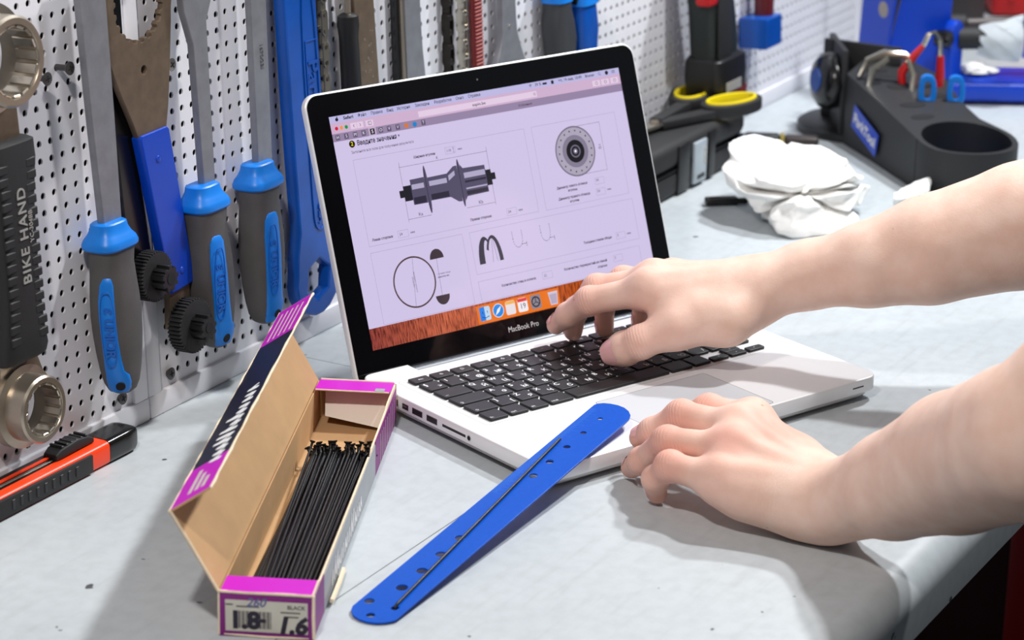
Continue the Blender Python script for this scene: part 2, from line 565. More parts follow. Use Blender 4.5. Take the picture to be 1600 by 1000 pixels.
# outline with the notch for the hinge bar in the rear edge
NX0, NX1, NY = 0.0455, LW - 0.0455, 0.2130
lo = []
for p in out:
    lo.append(p)
rear = [(NX1, LD), (NX1, NY), (NX0, NY), (NX0, LD)]
iy = 8
lo = out[:8] + rear + out[8:]
MB().add(ext([lo], 0.0078, LH, 0.0010, 2)).build('base', M_alu, laptop, smooth=30)
MB().add(ext([rrect(0.0045, LW - 0.0045, 0.0045, LD - 0.0045, 0.010, 5)], 0.0026, 0.0080, 0.0022, 2)).build('bottom_cover', M_alud, laptop)
for (x, y) in ((0.03, 0.025), (LW - 0.03, 0.025), (0.03, LD - 0.03), (LW - 0.03, LD - 0.03)):
    MB().add(cyl(0.009, 0.0, 0.0027, 20), T(x, y, 0)).build('foot', M_black, laptop)
MB().add(tube([(NX0 + 0.0005, 0.2215, 0.0125), (NX1 - 0.0005, 0.2215, 0.0125)], 0.0062, 20)).build('hinge_bar', M_hinge, laptop)
MB().add(box(NX0, NX1, NY + 0.0002, NY + 0.0012, 0.0080, 0.0168)).build('hinge_gap', M_blackm, laptop)
# keyboard surround groove
gx0, gx1, gy0, gy1 = 0.0155, 0.3010, 0.0895, 0.2000
MB().add(ext([rrect(gx0, gx1, gy0, gy1, 0.004), rrect(gx0 + .0005, gx1 - .0005, gy0 + .0005, gy1 - .0005, 0.0036)], LH - 0.0001, LH + 0.00006)).build('keyboard_surround', M_line, laptop)
# trackpad
pad = MB().add(ext([rrect(0.1085, 0.2165, 0.0035, 0.0805, 0.003)], LH - 0.0002, LH + 0.00005)).build('trackpad', M_pad, laptop)
MB().add(ext([rrect(0.1080, 0.2170, 0.0030, 0.0810, 0.0034), rrect(0.10845, 0.21655, 0.00345, 0.08055, 0.003)], LH - 0.0002, LH + 0.00004)).build('trackpad_gap', mat('pad_gap', rgb(120, 122, 124), 0.6), laptop)
# lid latch scoop at the front and the infrared slot
MB().add(box(0.2955, 0.3070, -0.00012, 0.0006, 0.0128, 0.0138)).build('infrared_window', M_blackg, laptop)
MB().add(box(0.145, 0.180, -0.00010, 0.0006, 0.0160, 0.0185)).build('thumb_scoop', M_alud, laptop)
# ports along the left side
ports = [('headphone_jack', 0.0905, 'round'), ('card_slot', (0.0945, 0.1225), 0.0012), ('usb_port', (0.1282, 0.1415), 0.0026),
         ('usb_port', (0.1462, 0.1592), 0.0026), ('display_port', (0.1635, 0.1715), 0.0024), ('firewire_port', (0.1765, 0.1845), 0.0028),
         ('network_port', (0.1895, 0.2010), 0.0040), ('power_socket', (0.2060, 0.2150), 0.0026)]
for nm, yy, hh in ports:
    if hh == 'round':
        MB().add(cyl(0.0024, -0.0002, 0.001, 20), T(0, yy, 0.0128) @ RY(R(90))).build(nm, M_alud, laptop)
        MB().add(cyl(0.0017, -0.0004, 0.001, 16), T(0, yy, 0.0128) @ RY(R(90))).build('jack_hole', M_dark, laptop)
        continue
    p = MB().add(rbox(-0.00015, 0.001, yy[0], yy[1], 0.0128 - hh, 0.0128 + hh, 0.0003, 1)).build(nm, M_portm if hh > .002 else M_port, laptop)
    MB().add(box(-0.00030, 0.0, yy[0] + .0006, yy[1] - .0006, 0.0128 - hh + .0006, 0.0128 + hh - .0006)).build('socket', M_port, p)
    if hh > .002:
        MB().add(box(-0.00042, 0.0, yy[0] + .002, yy[1] - .0016, 0.0128 - .0002, 0.0128 + hh * .45)).build('tongue', M_portm if nm != 'usb_port' else M_black, p)

# keys
U = 0.01885
KX = 0.0224
GAP = 0.0026
rows = []   # (front y, depth, [(width units, legends)])
EN = "`1234567890-="
rows.append((0.1850, 0.0108, [(14.5 / 14, ('c', s)) for s in ("esc", "☼", "☀", "▭", "◎", "⋅⋅", "⋯", "◂◂", "▸❘❘", "▸▸", "◂", "◂)", "◂))", "⏻")]))
rows.append((0.1660, 0.0161, [(1, ('2', a, b)) for a, b in (("§", ">"), ("1", "!"), ("2", "@"), ("3", "№"), ("4", "%"), ("5", ":"), ("6", ","), ("7", "."), ("8", ";"), ("9", "("), ("0", ")"), ("-", "_"), ("=", "+"))] + [(1.5, ('s', "⌫"))]))
rows.append((0.1478, 0.0161, [(1.5, ('s', "⇥"))] + [(1, ('2', a, b)) for a, b in zip("QWERTYUIOP[]", "ЙЦУКЕНГШЩЗХЪ")] + [(1, ('s', "↵"))]))
rows.append((0.1296, 0.0161, [(1.75, ('s', "⇪"))] + [(1, ('2', a, b)) for a, b in zip("ASDFGHJKL;'\\", "ФЫВАПРОЛДЖЭЁ")] + [(0.75, ('s', ""))]))
rows.append((0.1114, 0.0161, [(1.25, ('s', "⇧")), (1, ('2', "]", "["))] + [(1, ('2', a, b)) for a, b in zip("ZXCVBNM,./", "ЯЧСМИТЬБЮ/")] + [(2.25, ('e', "⇧"))]))
rows.append((0.0937, 0.0156, [(1, ('s', "fn")), (1, ('s', "ctrl")), (1, ('s', "alt")), (1.25, ('s', "cmd")), (5, ('s', "")), (1.25, ('s', "")), (1, ('s', ""))]))
KM = {}
def key(x0, w, y0, d, lg):
    ck = (round(w, 5), round(d, 5))
    if ck not in KM:
        KM[ck] = MB().add(ext([rrect(-w / 2, w / 2, -d / 2, d / 2, 0.0013, 3)], -0.0002, 0.0022, 0.00045, 1)).mesh('key', M_key, 40)
    k = link('key', KM[ck], laptop, T(x0 + w / 2, y0 + d / 2, LH))
    g = MB()
    z = 0.00226
    try:
        if lg[0] == 'c' and lg[1]:
            g.add(textgeo(lg[1], 0.0036, z, align='CENTER'))
        elif lg[0] == 's' and lg[1]:
            g.add(textgeo(lg[1], 0.0036, z), T(-w / 2 + .0016, -d / 2 + .0030, 0))
        elif lg[0] == 'e' and lg[1]:
            g.add(textgeo(lg[1], 0.0042, z, align='RIGHT'), T(w / 2 - .0016, -d / 2 + .0034, 0))
        elif lg[0] == '2':
            g.add(textgeo(lg[1], 0.0062, z, bold=0.00010), T(-w / 2 + .0020, d / 2 - .0046, 0))
            g.add(textgeo(lg[2], 0.0062, z, align='RIGHT', bold=0.00010), T(w / 2 - .0020, -d / 2 + .0048, 0))
    except Exception as ex:
        print('legend', lg, ex)
    if g.f:
        g.build('key_legend', M_leg, k, smooth=None)
for (y0, d, ks) in rows:
    x = 0.0
    for (w, lg) in ks:
        key(KX + x * U, w * U - GAP, y0, d, lg)
        x += w
xa = KX + 11.5 * U
hw = U - GAP
key(xa, hw, 0.0937, 0.0073, ('c', "◂"))
key(xa + U, hw, 0.0937, 0.0073, ('c', "▾"))
key(xa + U, hw, 0.1016, 0.0077, ('c', "▴"))
key(xa + 2 * U, hw, 0.0937, 0.0073, ('c', "▸"))

# lid with the display
LA = 1.243438
lidM = frame((0, 0.22628, 0.00654), (1, 0, 0), (0, math.cos(LA), math.sin(LA)), (0, -math.sin(LA), math.cos(LA)))
LHT = 0.226
lid = MB().add(ext([rrect(0, LW, 0.0, LHT, 0.0115, 8)], -0.0062, -0.0002, 0.0014, 2)).build('lid', M_alu, laptop, M=lidM, smooth=30)
glass = MB().add(ext([rrect(0.0016, LW - .0016, 0.0016, LHT - .0016, 0.0102, 8)], -0.0006, 0.0, 0.0)).build('display', M_gloss, laptop, M=lidM)
MB().add(ext([rrect(0.0010, LW - .0010, 0.0010, LHT - .0010, 0.0108, 8)], -0.0007, -0.0003, 0.0)).build('lid_gasket', M_blackm, laptop, M=lidM)
DX, DY = 0.01925, LHT - 0.01898
def S(x, y): return (DX + x / 1000, DY - y / 1000)
LAY = [0.00004]
def scr(name, geos, col, dz=None, s=1.0, m=None):
    """one printed layer of the picture on the screen"""
    z = LAY[0] if dz is None else dz
    g = MB()
    for q in geos:
        g.add(q)
    g.v = [(x, y, z) for (x, y, zz) in g.v]
    o = g.build(name, m or emis('screen_' + name + str(col), col, s), glass, smooth=None)
    LAY[0] += 0.00003
    if len(geos) > 1:
        o['kind'] = 'stuff'
    return o
def rect(x0, x1, y0, y1):
    a, b = S(x0, y0), S(x1, y1)
    return [(a[0], b[1], 0), (b[0], b[1], 0), (b[0], a[1], 0), (a[0], a[1], 0)], [(0, 1, 2, 3)]
def poly(pts):
    q = [S(*p) for p in pts]
    return ext([q], 0, 0.00002)[0:2] if False else _flat(q)
def _flat(loop, *holes):
    cu = bpy.data.curves.new('c', 'CURVE')
    cu.dimensions = '2D'
    cu.fill_mode = 'FRONT'
    for lp in (loop,) + holes:
        sp = cu.splines.new('POLY')
        sp.points.add(len(lp) - 1)
        for p, q in zip(sp.points, lp):
            p.co = (q[0], q[1], 0, 1)
        sp.use_cyclic_u = True
    return _curve_mesh(cu)
def disc(x, y, r, n=24, ry=None):
    ry = ry or r
    return _flat([S(x + r * math.cos(2 * math.pi * i / n), y + ry * math.sin(2 * math.pi * i / n)) for i in range(n)])
def ring(x, y, r, r2, n=40):
    c = lambda q: [S(x + q * math.cos(2 * math.pi * i / n), y + q * math.sin(2 * math.pi * i / n)) for i in range(n)]
    return _flat(c(r), c(r2))
def line(x0, y0, x1, y1, w=0.28):
    dx, dy = x1 - x0, y1 - y0
    l = math.hypot(dx, dy)
    nx, ny = -dy / l * w / 2, dx / l * w / 2
    q = [S(x0 + nx, y0 + ny), S(x1 + nx, y1 + ny), S(x1 - nx, y1 - ny), S(x0 - nx, y0 - ny)]
    return [(a, b, 0) for a, b in q], [(0, 1, 2, 3)]
def frm(x0, x1, y0, y1, w=0.28):
    return [line(x0, y0, x1, y0, w), line(x1, y0, x1, y1, w), line(x1, y1, x0, y1, w), line(x0, y1, x0, y0, w)]
def txt(s, x, y, size, width=None, align='LEFT', bold=0.0):
    g = textgeo(s, size / 1000, align=align, bold=bold / 1000)
    xs = [p[0] for p in g[0]]
    k = 1.0
    if width and xs:
        k = (width / 1000) / (max(xs) - min(xs))
    a = S(x, y)
    return [(a[0] + p[0] * k, a[1] + p[1], 0) for p in g[0]], g[1]

def wallpaper_mat():
    m = bpy.data.materials.new('screen_wallpaper')
    m.use_nodes = True
    nt = m.node_tree
    b = nt.nodes['Principled BSDF']
    b.inputs['Base Color'].default_value = (0.004, 0.004, 0.004, 1)
    b.inputs['Roughness'].default_value = 0.12
    tc = nt.nodes.new('ShaderNodeTexCoord')
    mp = nt.nodes.new('ShaderNodeMapping'); mp.inputs['Scale'].default_value = (900, 110, 1)
    n = nt.nodes.new('ShaderNodeTexNoise'); n.inputs['Scale'].default_value = 1.0; n.inputs['Detail'].default_value = 6
    nt.links.new(tc.outputs['Object'], mp.inputs['Vector']); nt.links.new(mp.outputs['Vector'], n.inputs['Vector'])
    sx = nt.nodes.new('ShaderNodeSeparateXYZ'); nt.links.new(tc.outputs['Object'], sx.inputs['Vector'])
    mr = nt.nodes.new('ShaderNodeMapRange'); mr.inputs['From Min'].default_value = DX; mr.inputs['From Max'].default_value = DX + 0.2
    nt.links.new(sx.outputs['X'], mr.inputs['Value'])
    r = nt.nodes.new('ShaderNodeValToRGB')
    r.color_ramp.elements[0].color = rgb(150, 66, 58); r.color_ramp.elements[1].color = rgb(196, 84, 6)
    e = r.color_ramp.elements.new(0.35); e.color = rgb(205, 104, 72)
    nt.links.new(mr.outputs['Result'], r.inputs['Fac'])
    r2 = nt.nodes.new('ShaderNodeValToRGB')
    r2.color_ramp.elements[0].position = 0.35; r2.color_ramp.elements[0].color = (0.25, 0.18, 0.18, 1)
    r2.color_ramp.elements[1].position = 0.58; r2.color_ramp.elements[1].color = (1, 1, 1, 1)
    nt.links.new(n.outputs['Fac'], r2.inputs['Fac'])
    mx = nt.nodes.new('ShaderNodeMix'); mx.data_type = 'RGBA'; mx.blend_type = 'MULTIPLY'; mx.inputs['Factor'].default_value = 1
    nt.links.new(r.outputs['Color'], mx.inputs['A']); nt.links.new(r2.outputs['Color'], mx.inputs['B'])
    nt.links.new(mx.outputs['Result'], b.inputs['Emission Color'])
    b.inputs['Emission Strength'].default_value = 1.0
    return m
C_page, C_ink = rgb(208, 196, 230), rgb(40, 34, 54)
scr('wallpaper', [rect(0, 286.3, 160, 179)], None, m=wallpaper_mat())
scr('web_page', [rect(0, 286.3, 19.2, 162.6)], C_page)
scr('menu_bar', [rect(0, 286.3, 0, 5.0)], rgb(188, 184, 226))
scr('toolbar', [rect(0, 286.3, 5.0, 13.2)], rgb(206, 176, 206))
scr('tab_bar', [rect(0, 286.3, 13.2, 19.2)], rgb(150, 132, 164))
scr('dock', [rect(101.2, 183.8, 164.2, 178.6)], rgb(232, 116, 28))
scr('buttons', [rect(17.8, 23.4, 7.2, 11.8), rect(23.8, 29.4, 7.2, 11.8), rect(31.8, 38.8, 7.2, 11.8), rect(81.4, 198.5, 7.2, 11.8)]
    + [rect(x - 4, x + 4, 7.2, 11.8) for x in (260.5, 270, 279.7)], rgb(226, 204, 228))
fav = [(4.5, 'H'), (12.4, 'S'), (20.5, 'M'), (28.4, 'K'), (44.3, 'O'), (52.1, 'V'), (60.2, 'V'), (84.6, 'T')]
scr('tab_icons', [rect(x - 1.9, x + 1.9, 14.2, 18.2) for x, _ in fav], rgb(96, 84, 112))
scr('tab_active', [rect(33, 40, 13.2, 19.2)], rgb(190, 170, 200))
scr('tab_active_icon', [rect(34.4, 38.6, 14.0, 18.4)], rgb(40, 32, 44))
scr('tab_letters', [txt(c, x, 16.2, 3.4, align='CENTER') for x, c in fav] + [txt('S', 36.5, 16.2, 3.8, align='CENTER', bold=.05)], rgb(236, 228, 244))
scr('tab_orange', [disc(68.3, 16.3, 1.9)], rgb(214, 120, 60))
scr('tab_blue', [disc(76.2, 16.4, 2.0)], rgb(40, 130, 200))
scr('red_light', [disc(4.8, 9.4, 1.45)], rgb(214, 30, 62))
scr('amber_light', [disc(9.3, 9.4, 1.45)], rgb(240, 150, 70))
scr('green_light', [disc(13.7, 9.4, 1.45)], rgb(20, 150, 70))
menu = [('Safari', 16.9, 9.0, .10), ('Файл', 29.5, 7.6, .03), ('Правка', 43.2, 10.6, .03), ('Вид', 55.6, 6.0, .03), ('История', 68.5, 12.0, .03), ('Закладки', 86.2, 13.4, .03),
        ('Разработка', 106.1, 16.4, .03), ('Окно', 122.6, 7.6, .03), ('Справка', 136.9, 11.8, .03), ('39 %', 201.0, 6.4, .02), ('Чт, 19 янв. 10:49', 234.1, 24, .03), ('Brumer', 254.8, 9.6, .05)]
ink = [txt(s, x - w / 2, 2.5, 3.3, w, bold=b) for s, x, w, b in menu]
ink += [disc(6.4, 2.8, 1.35), disc(6.0, 2.5, .9), disc(6.8, 2.5, .9), disc(6.9, 1.0, .45)]
ink += [rect(205.8, 210.2, 1.8, 3.4), rect(214.6, 217.2, 1.2, 4.0), ring(265, 2.2, 1.1, .8, 20), line(265.8, 3, 266.8, 4, .3), disc(272.7, 2.5, 1.7), ]
ink += [line(278, 1.6 + .9 * i, 281.4, 1.6 + .9 * i, .35) for i in range(3)]
for i, r_ in enumerate((2.0, 1.3, .6)):
    ink.append(_flat([S(193.4 + r_ * math.cos(R(a)), 3.8 + -r_ * math.sin(R(a)) * 1.2) for a in range(45, 136, 15)] + [S(193.4 + (r_ - .35) * math.cos(R(a)), 3.8 - (r_ - .35) * math.sin(R(a)) * 1.2) for a in range(135, 44, -15)]))
ink += [txt('‹', 20.6, 9.2, 5, align='CENTER'), txt('›', 26.4, 9.2, 5, align='CENTER')] + frm(33.8, 36.8, 8.2, 10.8, .25) + [line(34.8, 8.2, 34.8, 10.8, .25)]
ink += [txt('sapin.be', 133.5, 9.6, 3.2, 13, bold=.03), txt('Избранное', 178, 16.4, 2.8, 13.6), ring(196, 9.5, 1.0, .7, 16)] + [ring(x, 9.5, 1.3, 1.0, 16) for x in (260.5, 270, 279.7)]
ink += [txt('Введите значения ▾', 20.4, 23.0, 5.2, 39.6, bold=.12), txt('Заполните все поля для получения результата', 13.8, 29.3, 2.9, 58)]
def field(label, x0, w, y, box_x, val, mm=None, b=.07):
    r = [txt(label, x0, y, 2.7, w, bold=b), txt(val, box_x - 3.6, y - .2, 3.0)]
    if mm:
        r.append(txt('мм', mm, y, 2.4, 3.8, bold=.05))
    return r
ink += field('Ширина втулки:', 69.3, 20.7, 41.3, 104.5, '110', 111.9)
ink += field('Левая сторона:', 17.4, 19.6, 97.3, 46.6, '24', 53.5)
ink += field('Правая сторона:', 111.4, 20.9, 97.4, 152.4, '24', 159.2)
ink += field('Диаметр левого фланца', 200.7, 31.6, 86.8, 245.2, '54', None) + [txt('втулки:', 216.6, 90.2, 2.6, 9.6, align='CENTER', bold=.07), txt("'", 252.4, 87, 2.4)]
ink += field('Диаметр правого фланца', 200.6, 32.6, 95.6, 244.6, '54', 251.6) + [txt('втулки:', 216.6, 99.0, 2.6, 9.6, align='CENTER', bold=.07)]
ink += field('Толщина стенки обода:', 217.6, 29.8, 134.0, 256.7, '3', 263.5)
ink += field('Количество спиц в колесе:', 129.4, 34.5, 152.8, 175.7, '32', None)
ink += field('Количество перекрестий на левой', 193.2, 44.6, 151.4, 249.8, '3', None) + [txt('стороне:', 237.6, 155.4, 2.6, 10, align='RIGHT', bold=.07)]
ink += [txt('K', 90.9, 44.9, 3.2, align='CENTER'), txt('Ka', 66.2, 85.0, 3.8, align='CENTER'), txt('Kb', 124.6, 85.2, 3.8, align='CENTER')]
ink += [txt('⌶', 108.4, 41, 4)] if False else [line(107.6, 39.4, 107.6, 42.8, .25), line(107, 39.4, 108.2, 39.4, .25), line(107, 42.8, 108.2, 42.8, .25)]
# dimension lines
ink += [line(54, 46.9, 138.8, 46.9, .22), line(54.6, 43, 54.0, 89.6, .22), line(138.9, 43.6, 138.5, 89.4, .22), line(54.2, 87.3, 76, 87.3, .22), line(110.4, 87.5, 138.6, 87.5, .22)]
ink += [line(228, 40.6, 256, 40.6, .2), line(255.6, 40.6, 255.4, 79.6, .2), line(226, 79.6, 255.6, 79.6, .2)]
ink += [line(50.6, 117, 46, 153.6, .2), line(72.8, 120.5, 72, 149.5, .2)]
for (cx, cy) in ((153.3, 118.4), (181.7, 118.2)):      # rim cross sections, dashed
    for a in range(0, 181, 18):
        x_, y_ = cx + 4.6 * math.cos(R(a)), cy + 1 + 6.5 * math.sin(R(a))
        ink.append(line(x_, y_, x_ - .8 * math.sin(R(a)), y_ + .8 * math.cos(R(a)), .45))
    for k in range(4):
        ink += [line(cx - 4.6, cy - 5.5 + 1.6 * k, cx - 4.9, cy - 4.7 + 1.6 * k, .4), line(cx + 4.6, cy - 5.5 + 1.6 * k, cx + 4.9, cy - 4.7 + 1.6 * k, .4)]
    ink += [line(cx + 3, cy + 5.6, cx + 8, cy + 5.6, .3), line(cx + 8, cy + 4.4, cx + 8, cy + 8, .3)]
scr('ink', ink, C_ink)
dd = textgeo('D1', 0.0036, align='CENTER')
a_ = S(252.2, 60)
scr('turned_text', [([(a_[0] - p[1], a_[1] + p[0], 0) for p in dd[0]], dd[1])] +
    [([(S(x, y)[0] + p[1] * .9, S(x, y)[1] - p[0], 0) for p in textgeo(t, .0016, align='CENTER')[0]], textgeo(t, .0016, align='CENTER')[1]) for t, x, y in (('внутренний диаметр', 49.6, 135), ('обода ERD', 47.6, 135))] +
    [txt('Сечение обода', 71, 133, 1.7), txt('и высота, мм', 71, 135.4, 1.7, bold=.04)], C_ink)
fr = []
for q in ((13.9, 178.8, 35, 101.6), (186.5, 273.2, 35, 102), (13.7, 100.8, 106.6, 161.8), (107.9, 275.4, 106.8, 140.0), (107.8, 273.6, 145.7, 161.8)):
    fr += frm(*q, .22)
for (x, y, w, h) in ((104.5, 41, 9.6, 5.2), (46.6, 97, 9.6, 5.4), (152.4, 97.2, 9.6, 5.4), (245.2, 87.2, 9.6, 5.2), (244.6, 96, 9.6, 5.2), (256.7, 134.2, 9.4, 5.2), (175.7, 152.4, 10, 5.4), (249.8, 151.6, 9.6, 5.2)):
    fr += frm(x - w / 2, x + w / 2, y - h / 2, y + h / 2, .22)
scr('frames', fr, rgb(160, 148, 182))
# hub drawing
scr('hub_dark', [rect(50.2, 54.4, 64.6, 70.2), rect(54.4, 61.8, 61.6, 73.4), rect(134.2, 139.2, 61.2, 73.4), rect(139.2, 143, 64.2, 69.6)], rgb(34, 32, 42))
scr('hub_body', [poly([(61.6, 57.6), (75, 57.4), (75, 77.4), (61.6, 77.2)]), poly([(78, 58.4), (97, 58.2), (104, 53.6), (107.5, 53.4), (107.5, 81.6), (104, 81.4), (97, 76.6), (78, 76.4)]), poly([(110.4, 52.8), (113, 56.4), (134.2, 57), (134.2, 78.2), (113, 78.6), (110.4, 82)]),
                 _flat([S(76.6 + 1.8 * math.cos(t / 20 * 6.283), 67.4 + 18.8 * math.sin(t / 20 * 6.283)) for t in range(20)]), _flat([S(109 + 1.8 * math.cos(t / 20 * 6.283), 67.4 + 18.9 * math.sin(t / 20 * 6.283)) for t in range(20)])], rgb(84, 78, 104))
scr('hub_shine', [rect(62.4, 74, 61.6, 65.4), rect(79, 96, 61.4, 65.2), rect(113, 133.6, 60.2, 64.4), poly([(98, 60), (104.5, 57), (104.5, 60.5), (98, 64)]), rect(113, 133.6, 72, 73.2)], rgb(176, 168, 198))
scr('hub_shade', [rect(62.4, 74, 71.6, 76.8), rect(79, 96, 71.6, 76), rect(113, 133.6, 66.4, 68), rect(113, 133.6, 74.6, 77.6), line(76.2, 50, 76.2, 85, .5), line(108.8, 50, 108.8, 85, .5)], rgb(48, 44, 62))
# flange disc
scr('flange_rim', [disc(226.2, 60.2, 20.4, 48)], rgb(120, 112, 132))
scr('flange_face', [ring(226.2, 60.2, 19.2, 13, 48)], rgb(172, 164, 184))
scr('flange_inner', [disc(226.2, 60.2, 12.6, 40)], rgb(132, 124, 146))
scr('flange_bore', [disc(226.2, 60.2, 9.2, 36)], rgb(26, 24, 30))
scr('flange_core', [ring(226.2, 60.2, 5.2, 4, 30), disc(226.2, 60.2, 2.4, 20)] + [disc(226.2 + 16.6 * math.cos(k * .349), 60.2 + 16.6 * math.sin(k * .349), .8, 8) for k in range(0)], rgb(110, 104, 124))
scr('flange_eye', [disc(226.2, 60.2, 1.1, 16)], rgb(236, 232, 244))
scr('flange_marks', [disc(226.2 + 16.6 * math.cos(k * .349), 60.2 + 16.6 * math.sin(k * .349), .75, 8) for k in range(18)], rgb(70, 64, 80))
# wheel, rim sections, tyre
scr('wheel', [ring(48.6, 135, 19.9, 18.6, 64)], rgb(84, 66, 70))
scr('half_discs', [_flat([S(73 + 6.6 * math.cos(R(a)), 121 - 7.6 * math.sin(R(a))) for a in range(0, 181, 12)]), _flat([S(72 + 6.6 * math.cos(R(a)), 149.4 + 7.4 * math.sin(R(a))) for a in range(0, 181, 12)])], rgb(66, 54, 62))
scr('tyre', [_flat([S(120 + 7.6 * math.cos(R(a)) - 0, 133 - 21 * math.sin(R(a))) for a in range(180, 59, -10)] + [S(121.5 + 3.4 * math.cos(R(a)), 133 - 18 * math.sin(R(a))) for a in range(60, 181, 10)]),
             _flat([S(128 + 8 * math.cos(R(a)), 133 - 21 * math.sin(R(a))) for a in range(150, -1, -10)] + [S(127.4 + 5 * math.cos(R(a)), 133 - 18.5 * math.sin(R(a))) for a in range(0, 151, 10)])], rgb(52, 52, 70))
scr('spokes_drawn', [line(127.6, 115, 125.6, 133, .3), line(128.6, 115, 130, 133, .3)], rgb(110, 104, 124))
# badge with the 2
scr('badge', [disc(15.5, 22.9, 2.7)], rgb(22, 18, 10))
scr('badge_digit', [txt('2', 15.5, 22.8, 4.2, align='CENTER', bold=.06)], rgb(250, 226, 10))
# dock icons
def rr_(x, w, h=11): return _flat([S(p[0], p[1]) for p in rrect(x - w / 2, x + w / 2, 171 - h / 2, 171 + h / 2, 1.6, 3)])
scr('finder_light', [rr_(108.4, 10.4)], rgb(186, 214, 240))
scr('finder_blue', [rect(103.2, 108.2, 165.6, 176.4)], rgb(26, 128, 228))
scr('finder_face', [line(106, 169, 106, 171, .6), line(110.6, 169, 110.6, 171, .6), line(105, 173.4, 108.4, 174.4, .5), line(108.4, 174.4, 112, 173.4, .5)], rgb(20, 40, 90))
scr('browser_rim', [disc(121.3, 171, 5.5, 32)], rgb(226, 226, 236))
scr('browser_icon', [disc(121.3, 171, 4.9, 32)], rgb(30, 138, 232))
scr('browser_needle', [_flat([S(124.6, 167.7), S(122.2, 172), S(118, 174.4), S(120.4, 170)])], rgb(245, 240, 240))
scr('notes_icon', [rr_(133.5, 9.6)], rgb(232, 222, 226))
scr('notes_head', [rect(129, 138, 165.8, 168.2)], rgb(240, 180, 90))
scr('calendar_icon', [rr_(145.6, 9.8)], rgb(240, 234, 240))
scr('calendar_head', [rect(141, 150.2, 165.8, 168.4)], rgb(222, 60, 60))
scr('calendar_day', [txt('19', 145.6, 172, 6.0, align='CENTER')], rgb(60, 50, 60))
scr('settings_icon', [rr_(158.8, 10.4)], rgb(140, 134, 146))
scr('settings_gear', [ring(158.8, 171, 4.4, 3.2, 24), line(158.8, 171, 158.8, 167, .7), line(158.8, 171, 155.4, 173, .7), line(158.8, 171, 162.2, 173, .7)], rgb(52, 48, 60))
scr('bin_icon', [poly([(171.8, 166), (181.6, 166), (180.2, 176.6), (173.2, 176.6)])], rgb(206, 196, 214))
scr('bin_shade', [poly([(173, 168), (180.4, 168), (179.4, 175.6), (174, 175.6)])], rgb(178, 166, 190))
# name below the screen and the camera dot
g = textgeo('MacBook Pro', 0.0062, 0.0001, align='CENTER')
xs = [p[0] for p in g[0]]
k = 0.0302 / (max(xs) - min(xs))
a_ = S(143.4, 188.1)
MB().add(([(a_[0] + p[0] * k, a_[1] + p[1], p[2]) for p in g[0]], g[1])).build('lid_lettering', mat('lid_letter_grey', rgb(214, 212, 212), 0.5), glass, smooth=None)
MB().add(cyl(0.0009, 0, 0.0001, 12), T(LW / 2, LHT - 0.0095, 0)).build('webcam', mat('lens_grey', rgb(90, 90, 96), 0.3), glass)
# ---------------------------------------------------------------- tools hanging on the wall
class WT:
    """a tool on the wall: outlines in millimetres along and up the wall, heights off the wall in millimetres"""
    def __init__(s, name, label, cat, uc, vc, group=None):
        s.o = thing(name, WM @ T(uc / 1000, vc / 1000, 0), label, cat, group)
        s.M = T(-uc / 1000, -vc / 1000, 0)
    def part(s, name, geos, m, parent=None, smooth=35):
        g = MB()
        for q in geos:
            g.add(q)
        if parent is None:
            return g.build(name, m, s.o, smooth, M=s.M)
        return g.build(name, m, parent, smooth)
def mm(pts): return [(x / 1000, y / 1000) for x, y in pts]
def wx(loops, w0, w1, bev=0.4): return ext([mm(l) for l in loops], w0 / 1000, w1 / 1000, bev / 1000)
def wloft(secs, n=28, e=2.6): return loft([tuple(c / 1000 for c in s_) for s_ in secs], n, e)
def xf(geo, M): return [tuple(M @ Vector(p)) for p in geo[0]], geo[1]
def wtext(s_, u, v, w, size, ang=0, ext_=0.0003, align='CENTER', bold=0.0, shear=0.0, space=1.0):
    return xf(textgeo(s_, size / 1000, 0, ext_, align, bold / 1000, shear, space), T(u / 1000, v / 1000, w / 1000) @ RZ(R(ang)))

# bottom bracket spanner with ribbed black grip
t = WT('bottom_bracket_spanner', 'double-ended ring spanner with ribbed black grip at the far left of the wall', 'spanner', -180, 160)
t.part('shank', [wx([[(-199, 280), (-165, 280), (-163, 240), (-199, 240)]], 10, 16)], M_brown)
t.part('shank', [wx([[(-196, 104), (-166, 104), (-155, 76), (-205, 76)]], 8, 14)], M_nick)
hub = lathe([(0.0185, 0.008), (0.0290, 0.008), (0.0290, 0.016), (0.0235, 0.017), (0.0235, 0.031), (0.0222, 0.0325), (0.0190, 0.0325), (0.0182, 0.031), (0.0182, 0.016)], 48, closed=True)
for (u, v, m_) in ((-192, 303, M_nick), (-180, 61, M_nick)):
    sc_ = T(u / 1000, v / 1000, 0) @ (Matrix.Scale(1.28, 4) if v > 200 else Matrix.Identity(4))
    h = t.part('ring_head', [xf(hub, sc_)], m_)
    teeth = []
    for k in range(16):
        a = 2 * math.pi * k / 16
        q = rbox(0.0170, 0.0186, -0.0027, 0.0027, 0.018, 0.0320, 0.0005, 1)
        teeth.append(xf(q, sc_ @ RZ(a)))
    for q in teeth:
        MB().add(q).build('inner_tooth', M_chrome, h)
grip = wloft([(246, -180, 14, 21, 8), (244, -180, 14, 24.5, 11), (232, -180, 14, 24.5, 12), (205, -180, 14, 19.5, 12), (170, -180.5, 14, 18.5, 12), (140, -181, 14, 19, 12), (118, -181.5, 14, 21.5, 12), (103, -181.5, 14, 24, 12), (97, -181.5, 14, 23.5, 10), (95, -181.5, 14, 21, 8)], 28, 4.0)
g_ = t.part('grip', [grip], M_blackm)
